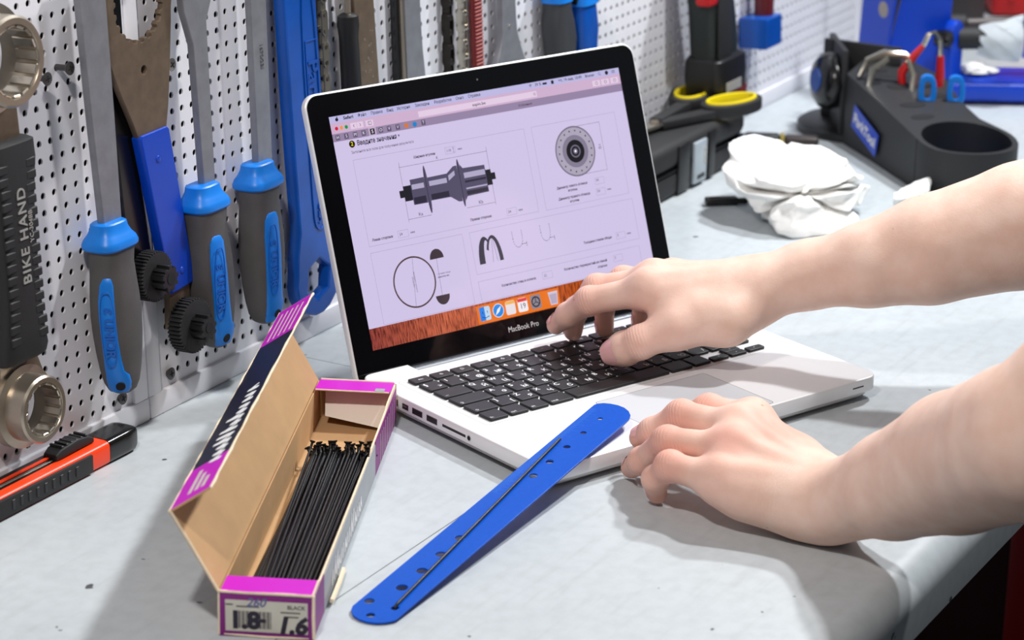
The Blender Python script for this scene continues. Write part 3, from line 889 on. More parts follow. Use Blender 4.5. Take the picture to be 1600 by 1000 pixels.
for side in (-1, 1):
    for k in range(15):
        v = 112 + k * 8.4
        off = 12.6 if 125 < v < 215 else 14.0
        q = rbox(-0.0050, 0.0050, -0.0030, 0.0030, -0.001, 0.0009, 0.0007, 1)
        t.part('grip_rib', [xf(q, T((-180.6 + side * off) / 1000, v / 1000, 0.0252))], M_blackm)
t.part('lettering', [wtext('BIKE HAND', -179, 182, 26.3, 11.5, 90, bold=0.1, space=1.15), wtext('YC-304BB', -171.5, 187, 26.3, 5.2, 90)], M_grey)
t.part('stamped_number', [wtext('000989', -180, 91, 14.2, 5.2, 4)], M_grey)

# three long spanners with blue and grey handles
def cone_spanner(label, uc, lean, bar, th0):
    t = WT('cone_spanner', label, 'spanner', uc, 100, 'spanners with blue and grey handles')
    L_ = lambda v: uc + lean * (165 - v) / 120
    t.part('blade', [wx([bar], 14, 20, 0.8)], M_steel)
    secs = [(166.5, 12.0, 8.6), (165.6, 13.4, 9.6), (162, 14.0, 10.2), (158, 16, 12), (154.5, 19.2, 14.4), (151.5, 20.6, 15.4), (149.0, 20.4, 15.2), (147.6, 19.0, 14.0)]
    t.part('collar', [wloft([(v, L_(v), 18, a, b) for v, a, b in secs], 32, 3.2)], M_ublue)
    body = [(148.5, 18.6, 13.8), (144, 18.0, 13.4), (136, 17.0, 12.8), (128, 17.6, 13.2), (112, 19.2, 14.2), (98, 19.8, 14.6), (84, 19.2, 14.2), (70, 17.6, 13.4), (58, 15.6, 12.4), (48, 13, 11), (42.5, 10, 9), (40, 6, 6)]
    t.part('handle', [wloft([(v, L_(v), 18, a, b) for v, a, b in body], 32, 2.5)], M_grub)
    def half(v):
        for (v1, a1, b1), (v2, a2, b2) in zip(body, body[1:]):
            if v2 <= v <= v1:
                k = (v1 - v) / (v1 - v2)
                return a1 + (a2 - a1) * k, b1 + (b2 - b1) * k
        return body[-1][1:]
    def on(v, th, lift=0.0):      # point of the handle's skin, th turning from the front towards the left
        a, b = half(v)
        s_, c = math.sin(R(th)), math.cos(R(th))
        x = -(a + lift) * math.copysign(abs(s_) ** 0.8, s_)
        z = (b + lift) * math.copysign(abs(c) ** 0.8, c)
        return ((L_(v) + x) / 1000, v / 1000, (18 + z) / 1000)
    rows_ = [(130, 4, 4), (128.5, 16, 14), (124, 26, 20), (112, 30, 20), (98, 30, 20), (84, 30, 21), (70, 32, 25), (60, 36, 32), (56, 38, 50), (50, 44, 58), (45, 50, 60), (42.5, 50, 50)]
    V_, F_ = [], []
    NX = 11
    for (v, l, r) in rows_:
        for i in range(NX):
            th = th0 + l - (l + r) * i / (NX - 1)
            V_.append(on(v, th, 0.8 if 0 < i < NX - 1 and v < 129 else -0.8))
    for j in range(len(rows_) - 1):
        for i in range(NX - 1):
            F_.append((j * NX + i, (j + 1) * NX + i, (j + 1) * NX + i + 1, j * NX + i + 1))
    t.part('handle_inlay', [(V_, F_)], M_ublue, smooth=60)
    def skin(v, th, lift):        # a frame lying on the skin
        p = Vector(on(v, th, lift))
        x = (Vector(on(v, th - 4, lift)) - Vector(on(v, th + 4, lift))).normalized()
        y = (Vector(on(v + 3, th, lift)) - Vector(on(v - 3, th, lift))).normalized()
        z = x.cross(y).normalized()
        y = z.cross(x)
        return frame(p, x, y, z)
    tc = th0 + 5
    t.part('lettering', [xf(textgeo('UNIOR', 0.0092, 0, 0.0004, 'CENTER', 0.0003), skin(86, tc, 0.9) @ RZ(R(-90)))], M_ublued)
    t.part('maker_mark', [xf(textgeo('Ɛ', 0.0075, 0, 0.0004, 'CENTER', 0.0003), skin(106, tc, 0.9) @ RZ(R(-90)))], M_ublued)
    F0 = skin(93, tc, 0.9)
    def oval_(w, h): return [(w * math.copysign(abs(math.cos(q)) ** .6, math.cos(q)), h * math.sin(q)) for q in [k * math.pi / 16 for k in range(32)]]
    t.part('inlay_border', [xf(ext([mm(oval_(5.4, 28)), mm(oval_(4.9, 27.4))], -0.0004, 0.0004), F0)], M_ublued)
    t.part('hanging_hole', [xf(cyl(0.0034, -0.0012, 0.0003, 20), skin(48, th0 - 8, 0.9))], M_dark)
    return t
cone_spanner('wide grey flat-bladed spanner, blue and grey handle, beside the ribbed black grip', -80, 3,
             [(-97, 345), (-68, 345), (-67, 240), (-67, 160), (-87, 160), (-92, 240)], 62)
cone_spanner('blue and grey handled spanner behind the toothed black disc', 32, 6,
             [(16, 345), (54, 345), (54, 300), (46.5, 285), (46, 160), (32, 160), (29, 270), (20, 296)], 14)
cone_spanner('blue and grey handled spanner next to the all-blue wrench', 103, 0,
             [(104, 345), (124, 345), (120.5, 160), (101.5, 160)], 8)
for o_ in [o for o in bpy.data.objects if o.name.startswith('cone_spanner')][2:]:
    M_ = T(-0.103, -0.100, 0)
    MB().add(wtext('1670/2BI', 113, 246, 20.1, 5.5, -90)).build('stamping', mat('stamp_dark', rgb(84, 86, 92), 0.5), o_, M=M_)

# toothed lockring spanner, dipped blue handle, toothed disc at its end
def splined_disc(t, u, v, w0, parent=None, big=20.5):
    d = t.part('toothed_disc', [wx([gear(u, v, big, big - 1.6, 40, 0.55)], w0, w0 + 11, 0.3)], M_blackm)
    t.part('splined_hub', [wx([gear(u + 1, v - 0.5, 9.6, 7.6, 9, 0.5)], w0 + 11, w0 + 22, 0.4)], M_black)
    t.part('hub_bore', [xf(cyl(0.0042, 0, 0.0004, 20), T((u + 1) / 1000, (v - .5) / 1000, (w0 + 22) / 1000))], M_dark)
    return d
t = WT('lockring_spanner', 'bronze steel spanner with a toothed round opening and cobalt blue dipped handle', 'spanner', -10, 150)
cx_, cy_ = -24, 313
outl = [(cx_ + 39 * math.cos(R(a)), cy_ + 39 * math.sin(R(a))) for a in range(-18, 199, 9)]
outl = outl[::-1]
left = [(-62, 296), (-62, 276), (-52, 252), (-40, 228), (-33, 212)]
right = [(-2, 212), (3, 232), (8, 262), (12, 290)]
pl = left + [(-28, 200), (-4, 200)] + right + outl[::-1]
hole = gear(cx_, cy_ - 3, 28.5, 26.3, 20, 0.5)
t.part('head_plate', [wx([pl, hole, circ(-23, 262, 3.2, 16)], 9, 14, 0.5)], M_brown)
t.part('dipped_handle', [wx([[(-35, 214), (-33, 216), (-3, 217), (-1, 215), (19, 96), (-10, 93)]], 7.5, 16.5, 1.2)], M_pblue)
t.part('handle_rivet', [xf(lathe([(0.0028, 0), (0.0022, 0.0008), (0.0008, 0.0011)], 14), T(-0.0165, 0.196, 0.0164))], M_pblue)
t.part('handle_rivet', [xf(lathe([(0.0028, 0), (0.0022, 0.0008), (0.0008, 0.0011)], 14), T(0.0035, 0.108, 0.0164))], M_pblue)
t.part('handle_end', [wx([[(-10, 100), (15, 100), (14, 72), (-12, 66)]], 9, 14, 0.4)], M_brown)
t.part('disc_stem', [xf(cyl(0.006, 0.014, 0.0202, 20), T(-0.003, 0.069, 0))], M_black)
splined_disc(t, -3, 69, 20)
# flat black spanner behind it
t = WT('freewheel_spanner', 'flat black spanner with a toothed disc, half hidden behind the blue dipped handle', 'spanner', -30, 170)
t.part('blade', [wx([[(-58, 345), (-34, 345), (-34, 262), (-18, 120), (-42, 108), (-52, 250)]], 1.5, 6, 0.5)], M_blackg)
splined_disc(t, -34.5, 114, 12, big=18.5)
t.part('disc_stem', [xf(cyl(0.006, 0.005, 0.0122, 20), T(-0.0345, 0.114, 0))], M_black)

# big blue wrench with raised letters and a six-sided eye
t = WT('blue_wrench', 'long all-blue wrench with raised lettering and a hexagonal eye', 'wrench', 178, 150)
eye = [(181 + 16.5 * math.cos(R(60 * k + 22)), 53 + 16.5 * math.sin(R(60 * k + 22))) for k in range(6)]
body = [(150, 345), (192, 345), (199, 160), (204, 88), (211, 72)] + [(181 + 31 * math.cos(R(a)), 52 + 29 * math.sin(R(a))) for a in range(20, -201, -20)] + [(153, 76), (158, 96), (153, 200)]
t.part('wrench_body', [wx([body, eye], 6, 17, 2.0)], M_pblue2)
t.part('raised_panel', [wx([smooth_poly([(170, 300), (190, 300), (197, 110), (194, 92), (180, 92), (176, 110)], 2), smooth_poly([(171.6, 298.5), (188.6, 298.5), (195.2, 110), (192.6, 94), (181.2, 94), (177.8, 110)], 2)], 16.5, 18, 0.3)], M_pblue2)
t.part('raised_letters', [wtext('ParkTool', 183.5, 192, 17.2, 20, -92, 0.0008, bold=0.3)], M_pblue2)
t.part('raised_letters', [wtext('USA', 187, 106, 17.2, 9, -92, 0.0008, bold=0.2)], M_pblue2)
t.part('raised_outline', [wx([[(175.5, 245), (193, 245), (196, 142), (179, 142)], [(176.8, 243.8), (191.8, 243.8), (194.6, 143.2), (180.2, 143.2)]], 16.6, 17.8, 0.2)], M_pblue2)
t.part('small_hole', [xf(cyl(0.0032, 0, 0.0003, 16), T(0.190, 0.134, 0.0171))], M_dark)

# chains: every link a part
M_chain = mat('chain_steel', rgb(122, 116, 104), 0.35, 0.8)
M_chaind = mat('chain_dark', rgb(50, 46, 42), 0.4, 0.7)
def oval(w, l):
    pts = []
    for k in range(10):
        a = R(-90 + 180 * k / 9)
        pts.append((l / 2 + w / 2 * math.cos(a), w / 2 * math.sin(a)))
    for k in range(10):
        a = R(90 + 180 * k / 9)
        pts.append((-l / 2 + w / 2 * math.cos(a), w / 2 * math.sin(a)))
    q = []
    for x, y in pts:
        f_ = 1 - 0.28 * math.cos(math.pi * x / (l * 1.1)) if abs(x) < l / 2 else 1
        q.append((y * f_, x))
    return q
def link_mesh(flat, outer):
    g = MB()
    w = 8.2 if outer else 7.2
    if flat:      # plates parallel to the wall
        g.add(wx([oval(w, 12.7)], 5.2 if outer else 4.0, 6.2 if outer else 5.0, 0.2)).add(wx([oval(w, 12.7)], -1 if outer else 0.2, 0 if outer else 1.2, 0.2))
        for s_ in (-1, 1):
            g.add(xf(cyl(0.0018, -0.0014, 0.0066, 10), T(0, s_ * 0.00635, 0)))
    else:         # plates edge-on to the wall: rollers show
        for s_ in (-1, 1):
            a = 3.1 if outer else 2.0
            g.add(xf(wx([oval(w, 12.7)], -0.5, 0.5, 0.2), T(s_ * a / 1000, 0, 0.003) @ RY(R(90))))
            g.add(xf(cyl(0.0038 if not outer else 0.0018, -0.0036, 0.0036, 14), T(0, s_ * 0.00635, 0.003) @ RY(R(90))))
    return g
CM = {}
def chain(label, u, vtop, n, flat, m, w, lean=0.0):
    o = thing('bicycle_chain', WM @ T(u / 1000, vtop / 1000, w / 1000) @ RZ(R(lean)), label, 'chain', 'chains hanging on the wall')
    for k in range(n):
        ck = (flat, k % 2, m.name)
        if ck not in CM:
            CM[ck] = link_mesh(flat, k % 2 == 0).mesh('chain_link', m, 40)
        link('chain_link', CM[ck], o, T(0, -0.0127 * k, 0))
    return o
chain('grey bicycle chain hanging beside the all-blue wrench', 207, 330, 16, True, M_chain, 10, 0.0)
chain('dark bicycle chain hanging left of the bright chain', 410, 290, 14, False, M_chaind, 3)
chain('bright bicycle chain hanging beside the ribbed red bar', 433, 290, 14, False, M_chrome, 4)

# screwdriver with black handle
t = WT('screwdriver', 'slim black-handled tool hanging left of the bronze bar', 'screwdriver', 245, 200)
t.part('handle', [wloft([(254, 246, 12, 5, 5), (252, 246, 12, 8.5, 8), (244, 246, 12, 9, 8.5), (236, 246, 12, 8, 7.5), (200, 247, 12, 8, 8), (160, 248, 12, 9, 9), (140, 248, 12, 8, 8)], 20, 2.2)], M_black)
t.part('shaft', [xf(cyl(0.0026, 0.250, 0.345, 14), T(0.2465, 0, 0.012) @ RX(R(-90)))], M_nick)
MB().add(wloft([(141, 248, 12, 8.4, 8.4), (120, 248, 12, 8.4, 8.4), (112, 248, 12, 7, 7)], 18, 2.2)).build('handle_cap', M_redd, t.o, M=t.M)
# bronze bar
t = WT('chain_whip_bar', 'bronze steel bar with stamped writing hanging left of the laptop lid', 'bar', 272, 240)
t.part('bar', [wx([[(250, 345), (279, 345), (288, 180), (290, 120), (262, 120), (259, 180)]], 8, 13, 0.5)], M_brown)
rs_ = random.Random(12)
for k in range(16):
    t.part('worn_dot', [xf(cyl(rs_.uniform(.0006, .0013), 0, 0.0002, 8), T((267 + rs_.uniform(0, 13)) / 1000, rs_.uniform(196, 236) / 1000, 0.0130))], M_nick)
# glossy strip and grey bar
t = WT('steel_strip', 'narrow dark strip beside a grey flat bar above the laptop lid', 'strip', 327, 240)
t.part('strip', [wx([[(325, 345), (327.5, 345), (327.5, 120), (325, 120)]], 2, 9, 0.4)], M_blackg)
t = WT('flat_bar', 'grey flat bar with curved edge hanging above the left half of the laptop lid', 'bar', 346, 240)
t.part('bar', [wx([smooth_poly([(330, 345), (362, 345), (356, 280), (355, 220), (362, 170), (362, 120), (333, 120), (331, 220)], 2)], 8, 13, 0.6)], M_steel)
t.part('bar_edge', [wx([[(327.6, 345), (330.2, 345), (331.4, 120), (328.8, 120)]], 7, 12, 0.3)], M_nick)
# ribbed red bar
t = WT('ribbed_bar', 'red bar with fine cross ribs hanging beside the bright chain', 'bar', 457, 230)
t.part('bar', [wx([[(451, 345), (464, 345), (467, 120), (453, 120)]], 3, 8, 0.4)], M_redd)
M_redrib = mat('faded_red', rgb(168, 92, 88), 0.5)
RIB = MB().add(rbox(-0.0062, 0.0062, -0.0007, 0.0007, 0, 0.0012, 0.0003, 1)).mesh('rib', M_redrib, 30)
for k in range(42):
    v = 300 - 3.3 * k
    link('rib', RIB, t.o, t.M @ T((458 + (300 - v) * 0.012) / 1000, v / 1000, 0.008))
# grey spanner above the lid
t = WT('grey_spanner', 'grey spanner with flaring end hanging above the right half of the laptop lid', 'spanner', 505, 220)
t.part('blade', [wx([smooth_poly([(492, 345), (517, 345), (516, 200), (524, 176), (540, 150), (530, 120), (480, 120), (470, 152), (490, 178), (493, 200)], 2)], 7, 13, 0.7)], M_steel)
t.part('blade_stud', [xf(cyl(0.0018, 0, 0.0006, 12), T(0.505, 0.196, 0.013))], M_chrome)
# two handled tool: grey and blue handles
t = WT('cable_pliers', 'pliers with a charcoal handle and a blue handle above the laptop lid', 'pliers', 605, 200)
t.part('handle', [wloft([(206, 588, 16, 13, 12), (196, 588, 16, 14, 12), (184, 589, 16, 18, 13), (168, 592, 16, 19, 13), (150, 592, 16, 16, 12), (120, 592, 16, 15, 11), (112, 592, 16, 8, 7)], 24, 2.6)], mat('charcoal_rubber', rgb(52, 54, 58), 0.5))
t.part('handle_band', [wloft([(226, 587, 16, 14, 12), (204, 588, 16, 15, 13)], 24, 2.6)], M_ublue)
t.part('handle', [wloft([(200, 634, 16, 14, 11), (188, 634, 16, 16, 12), (170, 634, 16, 18, 13), (150, 634, 16, 16, 12), (120, 634, 16, 14, 11), (112, 634, 16, 8, 7)], 24, 3.5)], M_pblue2)
t.part('handle_band', [wloft([(206, 634, 16, 17, 13), (194, 634, 16, 17.5, 13.5)], 24, 3.5)], M_ublue)
t.part('jaw_arm', [wloft([(250, 622, 16, 9, 9), (196, 626, 16, 10, 9)], 20, 3)], M_blackg)
t.part('jaw_arm', [wloft([(260, 598, 16, 8, 7), (224, 588, 16, 10, 8)], 20, 3)], M_steel)

# cordless power tool
t = WT('power_drill', 'black cordless power tool with red trim hanging on the far part of the wall', 'power tool', 880, 130)
t.part('grip', [wloft([(230, 868, 34, 24, 18), (180, 874, 34, 27, 18), (140, 882, 34, 30, 18), (112, 886, 34, 32, 18), (96, 886, 34, 30, 18)], 28, 3.2)], mat('green_black_plastic', rgb(26, 34, 32), 0.5))
t.part('grip_panel', [xf(rbox(-0.014, 0.016, -0.030, 0.045, 0, 0.003, 0.0012), T(0.872, 0.128, 0.0505))], M_blackm)
t.part('battery', [wloft([(101, 886, 34, 28, 18), (97, 888, 35, 35, 21), (82, 888, 35, 36, 22), (62, 888, 35, 35, 21), (58, 888, 35, 33, 20)], 28, 6)], M_black)
t.part('battery_trim', [wloft([(64, 897, 35, 29, 21.4), (54, 898, 35, 28, 21), (50, 898, 35, 26, 19)], 28, 6)], M_redd)
t.part('battery_label', [xf(rbox(-0.018, 0.018, -0.005, 0.005, 0, 0.0006, 0.0002, 1), T(0.884, 0.070, 0.0568))], M_grey)
t.part('trigger', [xf(rbox(-0.010, 0.010, -0.02, 0.05, -0.009, 0.009, 0.004), T(0.848, 0.176, 0.044))], M_red)
# blue plastic holder with a dark red handle stuck in it
t = WT('blue_holder', 'blue square plastic holder fixed to the wall right of the power tool', 'holder', 1040, 95)
t.part('holder_block', [wx([[(1018, 78), (1058, 78), (1058, 110), (1018, 110)]], 1, 34, 1.5)], M_pblue2)
t = WT('screwdriver', 'dark red screwdriver standing in the blue holder on the wall', 'screwdriver', 1048, 110)
t.part('grip', [wloft([(110.2, 1046, 18, 10, 10), (150, 1048, 18, 11, 11), (230, 1050, 18, 12, 12)], 20, 2.2)], mat('oxblood_handle', rgb(92, 16, 22), 0.35))
# ---------------------------------------------------------------- open carton of spokes
M_kraft = mat('kraft_board', rgb(190, 152, 108), 0.8, noise=0.06, nscale=40, bump=0.05, bscale=400)
M_kraftl = mat('torn_board_edge', rgb(232, 214, 186), 0.85, noise=0.08, nscale=200)
M_mag = mat('magenta_print', rgb(196, 8, 190), 0.45)
M_purp = mat('purple_print', rgb(122, 12, 116), 0.5, noise=0.12, nscale=60)
M_navy = mat('navy_print', rgb(24, 24, 44), 0.4, noise=0.1)
M_silver = mat('silver_print', rgb(150, 154, 160), 0.42, noise=0.05)
M_lab = mat('label_paper', rgb(196, 192, 180), 0.7, noise=0.05, nscale=90)
M_ink = mat('marker_ink', rgb(30, 16, 40), 0.5)
BW, BH, BL, BT = 0.0578, 0.0294, 0.3715, 0.0013
BM = T(-0.2758, 0.0125, 0) @ RZ(0.4154)      # x along the carton, y to its left, z up
carton = thing('spoke_carton', BM, 'open long cardboard carton with magenta ends and raised lid', 'carton')
def cp(name, geo, m, parent=carton, sm=30):
    return MB().add(geo).build(name, m, parent, smooth=sm)
cp('bottom_panel', box(0.001, BL - .001, 0.001, BW - .001, 0.0003, 0.0016), M_kraft)
cp('left_wall', box(0.0006, BL - .0006, BW - BT, BW, 0.0003, BH), M_kraft)
# right wall: its top edge is torn lower in the middle, printed skin outside
def wallprof(y0, y1, pts):
    g = [(x, z) for x, z in pts]
    v, f = ext([g], 0, y1 - y0)
    return [(x, y0 + zz, y) for (x, y, zz) in v], f
rw = [(0.0006, 0.0003), (BL - .0006, 0.0003), (BL - .0006, BH), (0.330, BH), (0.322, 0.0275), (0.250, 0.0265), (0.243, 0.0215), (0.236, 0.0255), (0.120, 0.0262), (0.03, 0.0270), (0.022, BH), (0.0006, BH)]
right_wall = cp('right_wall', wallprof(0.0004, 0.0004 + BT, rw), M_kraftl)
def skin_poly(x0, x1, zt):
    return wallprof(-0.0001, 0.0005, [(x0, 0.0008), (x1, 0.0008), (x1, zt), (x0, zt)])
cp('side_print', skin_poly(0.040, 0.262, 0.0245), M_silver, right_wall)
cp('side_print', skin_poly(0.262, BL - .002, 0.0262), M_purp, right_wall)
cp('side_print', skin_poly(0.002, 0.040, 0.0262), M_purp, right_wall)
for k in range(9):     # pale stripes of print on the purple end
    cp('print_stripe', xf(box(0, 0.0010, -0.0003, 0.0001, 0.002, 0.0235 - 0.001 * (k % 3)), T(0.285 + 0.009 * k, 0, 0)), M_lab, right_wall)
def strokes(n, step, h, seed):
    r_ = random.Random(seed)
    g = MB()
    for k in range(n):
        hh = h * r_.choice((0.55, 0.6, 0.62, 0.95, 0.6))
        x = k * step + r_.uniform(-.0004, .0004)
        g.add(tube([(x, 0, 0), (x + hh * .22, hh * .5, 0), (x + hh * .40, hh, 0)], [step * .20, step * .27, step * .17], 6))
        if r_.random() < .55:
            g.add(tube([(x + hh * .35, hh * .9, 0), (x + step * .8, hh * .1, 0)], step * .12, 5))
    g.v = [(x, y, z * .05) for x, y, z in g.v]
    return g.v, g.f
pr_ = cp('faded_lettering', xf(strokes(15, 0.0085, 0.0150, 4), T(0.070, -0.0003, 0.0050) @ RX(R(90))), M_white, right_wall, None)
pr_['kind'] = 'stuff'
cp('loose_edge_strip', tube([(0.05, -0.003, 0.0035), (0.075, -0.0035, 0.0040), (0.098, -0.003, 0.0036)], 0.0016, 6), M_kraftl)
# near end with its top flap and written label
front_end = cp('end_panel', box(0.0, BT, 0.0, BW, 0.0003, BH), M_purp)
fl = cp('end_flap', box(0.0002, 0.0215, 0.0012, BW - .0012, BH - .0002, BH + .0009), M_mag)
cp('worn_edge', tube([(0.0002, 0.001, BH), (0.0, BW * .3, BH + .0002), (0.0003, BW * .7, BH - .0001), (0.0002, BW - .001, BH + .0002)], 0.0009, 6), M_kraftl)
cp('worn_edge', tube([(0.0006, BW, 0.001), (0.0003, BW, 0.015), (0.0006, BW - .0002, BH)], 0.0008, 6), M_kraftl)
cp('worn_edge', tube([(0.0006, 0.0, 0.001), (0.0003, 0.0002, 0.015), (0.0006, 0.0, BH)], 0.0011, 6), M_kraftl)
cp('worn_edge', tube([(0.0006, 0.003, 0.0012), (0.0001, BW * .5, 0.0008), (0.0006, BW - .003, 0.0014)], 0.0008, 6), M_kraftl)
label = cp('paper_label', box(-0.00035, 0.0001, 0.0035, BW - .0040, 0.0040, 0.0245), M_lab)
LF = frame((-0.0004, 0, 0), (0, -1, 0), (0, 0, 1), (-1, 0, 0))     # writing on the near end reads from left to right
def lt(s_, y, z, size, m, b=0.0, sh=0.0, nm='label_print'):
    return cp(nm, xf(textgeo(s_, size, 0, 0.00005, 'LEFT', b, sh), T(0, y, z) @ LF), m, label, None)
lt('1.8', 0.0515, 0.0110, 0.0155, M_ink, 0.00075, nm='marker_writing')
lt('-', 0.0330, 0.0125, 0.0120, M_ink, 0.0006, nm='marker_writing')
lt('1.6', 0.0225, 0.0088, 0.0150, M_ink, 0.00075, 0.2, nm='marker_writing')
lt('260', 0.0410, 0.0232, 0.0078, mat('blue_pen', rgb(96, 98, 140), 0.6), 0.0002, 0.3, nm='pen_writing')
mat('label_grey_ink', rgb(90, 84, 84), 0.7)
for (y0, y1, z) in ((0.0535, 0.0490, 0.0215), (0.0470, 0.0330, 0.0205), (0.0200, 0.0080, 0.0178), (0.0180, 0.0090, 0.0150)):
    cp('small_print', box(-0.00042, -0.0003, y1, y0, z - .0005, z + .0005), MATS['label_grey_ink'], label)
lt('BLACK', 0.0160, 0.0212, 0.0036, MATS['label_grey_ink'], 0.0001)
for k in range(26):
    w = (0.0003, 0.0005, 0.0008)[(k * 7) % 3]
    y = 0.0475 - k * 0.00085
    cp('barcode_bar', box(-0.00042, -0.0003, y - w, y, 0.0062, 0.0176), MATS['label_grey_ink'], label)
# far end, its magenta flap leaning forward over the opening
cp('end_panel', box(BL - BT, BL, 0.0, BW, 0.0003, BH), M_kraft)
ff = MB()
ff.add(box(-0.0255, 0.0, 0.0015, BW - .0015, 0.0, 0.0009), mi=0)
cp('end_flap', xf((ff.v, ff.f), T(BL, 0, BH) @ RY(R(4))), M_mag)
cp('worn_edge', tube([(BL - .0255, 0.002, BH + .0022), (BL - .0257, BW * .5, BH + .0022), (BL - .0255, BW - .002, BH + .0022)], 0.0006, 6), M_kraftl)
cp('worn_edge', tube([(BL, 0.002, BH + .0009), (BL + .0002, BW * .5, BH + .0008), (BL, BW - .002, BH + .001)], 0.0008, 6), M_kraftl)
cp('grey_sticker', box(BL - .0255, BL - .0195, 0.0055, 0.0125, BH + .0026, BH + .0030), M_silver)
# white tongue of paper hanging inside the far end
pv = [(BL - 0.004, 0.004, BH - .003), (BL - 0.004, BW - .006, BH - .003), (BL - 0.020, BW - .008, 0.0100), (BL - 0.028, 0.003, 0.0045)]
pv += [(x - 0.0005, y, z - 0.0005) for x, y, z in pv]
cp('inner_tongue', (pv, [(0, 1, 2, 3), (7, 6, 5, 4), (0, 4, 5, 1), (1, 5, 6, 2), (2, 6, 7, 3), (3, 7, 4, 0)]), mat('white_card', rgb(236, 230, 218), 0.7))
# raised lid with its tuck flap bent over at the top
th = R(61)
n_, u_ = Vector((0, math.cos(th), math.sin(th))), Vector((0, -math.sin(th), math.cos(th)))
LM_ = frame((0, BW - .0002, BH), (1, 0, 0), n_, u_)
lidp = MB().add(box(0.0, BL, 0.0, BW, -0.0012, 0.0), mi=0)
lidb = cp('carton_lid', xf((lidp.v, lidp.f), LM_), M_kraft)
cp('lid_crease', xf(box(0.004, BL - .004, 0.0, 0.0006, -0.0001, 0.0003), LM_), mat('crease_brown', rgb(150, 112, 72), 0.9), lidb)
ph = R(146)
fn_ = Vector((0, math.cos(ph), math.sin(ph)))
fu_ = Vector((0, -math.sin(ph), math.cos(ph)))
FO = LM_ @ Vector((0, BW, -0.0006))
FM = frame(FO, (1, 0, 0), fn_, fu_)       # fu_ points inwards, printed side is -fu_
FW = 0.0300
flap = cp('tuck_flap', xf(box(0.0, BL, 0.0, FW, -0.0006, 0.0006), FM), M_kraft)
def fp(nm, x0, x1, y0, y1, m, d=0.0001):
    return cp(nm, xf(box(x0, x1, y0, y1, -0.0006 - d, -0.0006), FM), m, flap)
fp('flap_print', 0.062, 0.292, 0.0006, FW - .0004, M_navy)
fp('flap_print', 0.001, 0.062, 0.0006, FW - .0004, M_mag)
fp('flap_print', 0.292, BL - .001, 0.0006, FW - .0004, M_mag)
for k in range(5):
    fp('print_stripe', 0.298, BL - .012, 0.0050 + k * 0.0046, 0.0064 + k * 0.0046, M_lab, 0.0002)
for k in range(3):
    fp('print_stripe', 0.012, 0.05 - .01 * k, 0.010 + k * 0.0050, 0.0128 + k * 0.0050, M_lab, 0.0002)
FT = frame(FM @ Vector((0.060, 0.0155, -0.0008)), (1, 0, 0), tuple(-(FM.to_3x3() @ Vector((0, 1, 0)))), tuple(-(FM.to_3x3() @ Vector((0, 0, 1)))))
pr_ = cp('worn_lettering', xf(strokes(13, 0.0105, 0.0150, 8), FT @ T(-0.004, -0.0085, 0)), M_white, flap, None)
pr_['kind'] = 'stuff'
rn = random.Random(3)
for (y, x0, x1) in ((0.0, 0.0, BL), (FW, 0.0, BL)):
    pts = [(x0 + (x1 - x0) * k / 30, y + rn.uniform(-.0004, .0004), rn.uniform(-.0004, .0002)) for k in range(31)]
    cp('worn_edge', xf(tube(pts, [rn.uniform(.0006, .0011) for _ in pts], 6), FM), M_kraftl, flap)
pts = [(0.0, 0.0, 0.0), (0.0, BW * .5, 0), (0.0, BW, 0)]
cp('worn_edge', xf(tube(pts, 0.0008, 6), LM_), M_kraftl, lidb)

# ---------------------------------------------------------------- spokes: every one its own thing
M_spoke = mat('black_spoke', rgb(30, 30, 33), 0.36, 0.2)
SPL = 0.262
def spoke_mesh(hang):
    p = [(0, 0, 0), (SPL * .5, 0, 0), (SPL - .006, 0, 0), (SPL - .0035, 0.0003 * hang, 0.0006), (SPL - .0012, 0.0012 * hang, 0.0024), (SPL - .0002, 0.0022 * hang, 0.0052)]
    g = MB().add(tube(p, 0.00095, 7))
    e = Vector(p[-1])
    d = (e - Vector(p[-2])).normalized()
    g.add(tube([e - d * .0002, e + d * .0006, e + d * .0014], [0.0012, 0.0021, 0.0020], 9))
    return g.mesh('spoke', M_spoke, 60)
SPM = [spoke_mesh(h) for h in (-1.0, 0.2, 1.0)]
SLAB = 'black bicycle spoke with a bent head lying in the open carton'
rs = random.Random(5)
lay = [(0.0026, 23, 0.0026, 0.0535), (0.0048, 22, 0.0030, 0.0520), (0.0070, 21, 0.0034, 0.0500), (0.0092, 20, 0.0038, 0.0475), (0.0114, 17, 0.0042, 0.0450), (0.0136, 13, 0.0050, 0.0400)]
for li, (z, n, ya, yb) in enumerate(lay):
    for k in range(n):
        y0 = ya + (yb - ya) * (k + 0.5) / n + rs.uniform(-.0003, .0003)
        y1 = 0.0035 + (0.0480 - .0035) * (k + 0.5) / n + rs.uniform(-.0008, .0008)
        x0 = 0.0065 + rs.uniform(0, .006)
        a = math.atan2(y1 - y0, SPL)
        roll = rs.uniform(-0.9, 0.9)
        tilt = rs.uniform(-0.004, 0.008)
        link('spoke', SPM[rs.randrange(3)], None, BM @ T(x0, y0, z + rs.uniform(0, .0006)) @ RZ(a) @ RY(-tilt) @ RX(roll), SLAB, 'spoke', 'black spokes lying in the carton')

